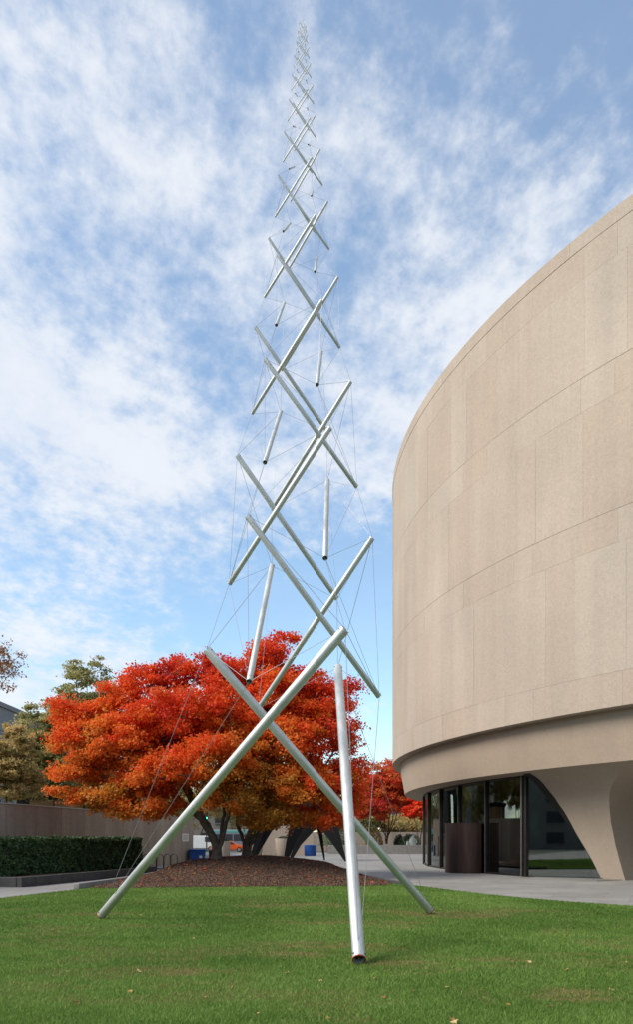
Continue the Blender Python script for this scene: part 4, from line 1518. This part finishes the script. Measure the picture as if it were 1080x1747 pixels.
# kiosk behind the long wall
c = at(72, 62)
ki = empty('garden_kiosk', (c.x, c.y, 0), math.radians(8))
tag(ki, 'tan kiosk with dark slatted roof showing above the long wall', 'kiosk')
kh = zat(1364, 62)
MB().box(-1.0, 2.3, 0, 3.0, 0, kh).build('walls', M['tan'], ki)
MB().box(-2.0, -1.05, 0, 3.0, 0, kh + 0.1).build('side_wall', M['dark'], ki)
for i in range(9):
    MB().box(-2.05 + 0.48 * i, -1.85 + 0.48 * i, -0.5, 3.4, kh + 0.12, kh + 0.42).build('slat', M['dark'], ki)
MB().box(-2.1, 2.4, -0.2, -0.05, kh + 0.02, kh + 0.115).build('beam', M['dark'], ki)
MB().box(-2.1, 2.4, 2.6, 2.8, kh + 0.02, kh + 0.115).build('beam', M['dark'], ki)

# ------------------------------------------------------------------ the strut and cable tower
SC = 1.2
AX = (-0.38840 * SC, 12.99367 * SC, 0.008716, 0.024700)
lay = [  # zb rb pb zt rt pt  (in units of the camera fit, scaled by SC about the eye)
    (0.300, 3.746, 163.8, 5.019, 1.539, 300.8), (4.218, 1.433, 1.0, 6.900, 1.290, 233.2),
    (6.202, 1.195, 173.3, 8.387, 1.054, 300.7), (7.832, 1.020, 359.8, 9.621, 0.902, 233.1),
    (9.170, 0.826, 173.0, 10.638, 0.770, 300.3), (10.264, 0.705, 358.5, 11.494, 0.664, 236.3),
    (11.196, 0.618, 175.8, 12.220, 0.554, 298.8), (11.990, 0.503, 356.7, 12.824, 0.472, 234.5),
    (12.612, 0.449, 175.6, 13.332, 0.398, 299.6), (13.145, 0.379, 359.9, 13.754, 0.338, 232.2),
    (13.598, 0.321, 173.4, 14.099, 0.302, 301.2), (13.977, 0.267, 359.6, 14.405, 0.262, 235.6),
    (14.308, 0.243, 175.8, 14.673, 0.222, 300.6)]
dz, ln_, rr0 = 0.331, 0.365, 0.243
zb_, k_ = 14.308, 0
for i in range(14, 24):
    dz *= 0.868
    ln_ *= 0.872
    rr0 *= 0.885
    zb_ += dz
    odd = i % 2 == 1
    lay.append((zb_, rr0, 175.0 if odd else 359.5, zb_ + ln_, rr0 * 0.93, 300.5 if odd else 235.0))
diam = [0.190, 0.118, 0.104, 0.086, 0.074, 0.062, 0.054, 0.044, 0.038, 0.032, 0.028, 0.0245, 0.0215]
while len(diam) < len(lay): diam.append(diam[-1] * 0.90)
tower = empty('strut_tower', (AX[0], AX[1], 0))
tag(tower, 'tall tapering tower of crossed aluminium tubes held apart by steel cables', 'sculpture')
to = Vector(tower.location)
ends = []
for li, (zb, rb, pb, zt, rt, pt_) in enumerate(lay):
    B, T = [], []
    for k in range(3):
        for (z, r, ph, out) in ((zb, rb, pb, B), (zt, rt, pt_, T)):
            a = math.radians(ph + 120 * k)
            xx = AX[0] / SC + AX[2] * z + r * math.cos(a)
            yy = AX[1] / SC + AX[3] * z + r * math.sin(a)
            out.append(Vector((xx * SC, yy * SC, EYE + (z - EYE) * SC)) - to)
    ends.append((B, T))
ro_ = diam[0] / 2
for k in range(3):                             # the three lowest tubes stand on the lawn
    B, T = ends[0]
    ax_ = (T[k] - B[k]).normalized()
    tilt = math.sqrt(max(0, 1 - ax_.z ** 2))
    need = LZ + ro_ * tilt + 0.004
    fp = [gnd(fx, fy, need) for fx, fy in ((172, 1561.5), (613, 1636), (735, 1553.5))]
    B[k] = min(fp, key=lambda q: (q - to - B[k]).length) - to
for li, (B, T) in enumerate(ends):
    r = diam[li] / 2
    ln_s = (T[0] - B[0]).length
    nseg = 28 if li < 4 else (20 if li < 8 else 10)
    ri = r * 0.86
    dp = r * 0.9
    tube = MB().lathe([(ri, dp), (ri, 0), (r * 0.985, 0), (r, r * 0.03), (r, ln_s - r * 0.03), (r * 0.985, ln_s), (ri, ln_s), (ri, ln_s - dp)], nseg).mesh('strut', M['metal'], True)
    plug = MB().lathe([(0.0005, 0), (ri * 0.995, 0), (ri * 0.995, r * 0.1), (0.0005, r * 0.1)], nseg).mesh('end_plug', M['cap'], False)
    bolt = MB().lathe([(r * 0.0005, 0), (r * 0.16, 0), (r * 0.16, r * 0.10), (r * 0.0005, r * 0.14)], 10).mesh('bolt', M['cap'], True)
    for k in range(3):
        ax_ = T[k] - B[k]
        L_ = ax_.length
        o = link('strut', tube, tower)
        o.location = B[k]
        qz = ax_.to_track_quat('Z', 'Y')
        o.rotation_mode = 'QUATERNION'
        o.rotation_quaternion = qz
        o.scale = (1, 1, L_ / ln_s)
        if li < 12:
            for zz in (dp * 0.8, ln_s - dp * 0.9):
                c_ = link('end_plug', plug, o)
                c_.location = (0, 0, zz)
        if li < 5:
            for zz in (r * 0.7, ln_s - r * 0.7):
                for t in (0.6, 2.7, 4.8):
                    c_ = link('bolt', bolt, o)
                    c_.location = (r * 0.985 * math.cos(t), r * 0.985 * math.sin(t), zz)
                    c_.rotation_euler = Vector((math.cos(t), math.sin(t), 0)).to_track_quat('Z', 'Y').to_euler()
        if li == 0:
            MB().lathe([(ri, -0.004), (r * 1.04, -0.004), (r * 1.04, 0.014), (r * 1.005, 0.014), (r * 1.005, 0), (ri, 0)], 28, close=True).build('foot_ring', M['rust'], o, smooth=True)

cyl = MB().tube([(0, 0, 0), (0, 0, 1)], 1.0, 6).mesh('cable', M['cable'], True)
far_cables = MB()
NC = 0


def cable(p, q, r, li):
    global NC
    if NC < 285:
        o = link('cable', cyl, tower)
        o.location = p
        o.rotation_mode = 'QUATERNION'
        o.rotation_quaternion = (q - p).to_track_quat('Z', 'Y')
        o.scale = (r, r, (q - p).length)
        NC += 1
    else:
        far_cables.tube([p, q], r, 4, caps=False)


def near(p, cand, n=1):
    return sorted(cand, key=lambda q: (q - p).length)[:n]


def hang(p, cand, n=1):
    """ends in cand that lie most nearly above or below p"""
    return sorted(cand, key=lambda q: (q.xy - p.xy).length)[:n]


def turn(k_phi, cand_phi, step):
    """index of the end of the next stage that lies nearest to `step` degrees round from k_phi"""
    return min(range(3), key=lambda j: abs((cand_phi + 120 * j - k_phi - step + 180) % 360 - 180))


for li in range(len(ends)):
    B, T = ends[li]
    rc = max(0.0011, 0.0050 * (diam[li] / 0.19) ** 0.75)
    for k in range(3):
        cable(B[k], hang(B[k], [T[j] for j in range(3) if j != k])[0], rc, li)          # up the side of the stage
    if li + 1 < len(ends):
        B2, T2 = ends[li + 1]
        sg = 1 if li % 2 == 0 else -1
        for k in range(3):
            for q in near(T[k], B2, 2): cable(T[k], q, rc, li)                            # sling ring
            cable(T[k], T2[turn(lay[li][5] + 120 * k, lay[li + 1][5], -68 * sg)], rc, li)   # draws upward
            cable(B[k], B2[turn(lay[li][2] + 120 * k, lay[li + 1][2], 70 * sg)], rc, li)    # draws downward
    if li + 2 < len(ends) and li < 12:
        for k in range(3): cable(T[k], hang(T[k], ends[li + 2][0])[0], rc * 0.8, li)
fo = far_cables.build('thin_cables', M['cable'], tower)
tag(fo, kind='stuff')

# ------------------------------------------------------------------ fallen leaves on the lawn
lf = []
for s_ in range(6):
    rg = np.random.default_rng(70 + s_)
    nv = 10
    v = []
    for k in range(nv):
        an_ = 2 * math.pi * k / nv
        rad_ = (1.0 if k % 2 == 0 else 0.55) * rg.uniform(0.8, 1.15)
        v.append((rad_ * math.cos(an_), rad_ * math.sin(an_), 0.35 * rg.random()))
    me_ = bpy.data.meshes.new('fallen_leaf')
    me_.from_pydata(v + [(0, 0, 0)], [], [(k, (k + 1) % nv, nv) for k in range(nv)])
    h_ = me_.attributes.new('hue', 'FLOAT', 'FACE')
    h_.data.foreach_set('value', np.full(nv, s_ / 5, dtype=np.float32))
    me_.materials.append(M['fallen'])
    lf.append(me_)
spots = [(131, 1712), (128, 1707), (280, 1682), (237, 1656), (488, 1659), (437, 1729), (705, 1690), (763, 1683), (967, 1653), (940, 1716), (772, 1738), (776, 1743), (1041, 1687), (25, 1635), (62, 1603), (70, 1607), (152, 1544), (826, 1686), (395, 1683), (546, 1672), (936, 1629), (970, 1577), (903, 1640), (655, 1700), (222, 1690), (90, 1585), (868, 1712), (1010, 1675), (1068, 1640), (330, 1600), (420, 1580), (455, 1555), (700, 1575), (840, 1590), (905, 1570), (1030, 1600), (350, 1700), (560, 1735), (640, 1668), (18, 1690), (60, 1738), (240, 1560)]
rg = random.Random(4)
for i, (px, py) in enumerate(spots):
    o = link('fallen_leaf', lf[rg.randrange(6)])
    p = gnd(px, py, 0.04)
    s_ = rg.uniform(0.026, 0.046) * (1.25 if i < 14 else 1.0)
    o.location = (p.x, p.y, 0.040)
    o.scale = (s_, s_ * rg.uniform(0.6, 1), s_)
    o.rotation_euler = (rg.uniform(-.5, .5), rg.uniform(-.5, .5), rg.uniform(0, 6.28))
    tag(o, 'small dry fallen leaf lying on the green lawn', 'leaf', 'fallen leaves on the lawn')
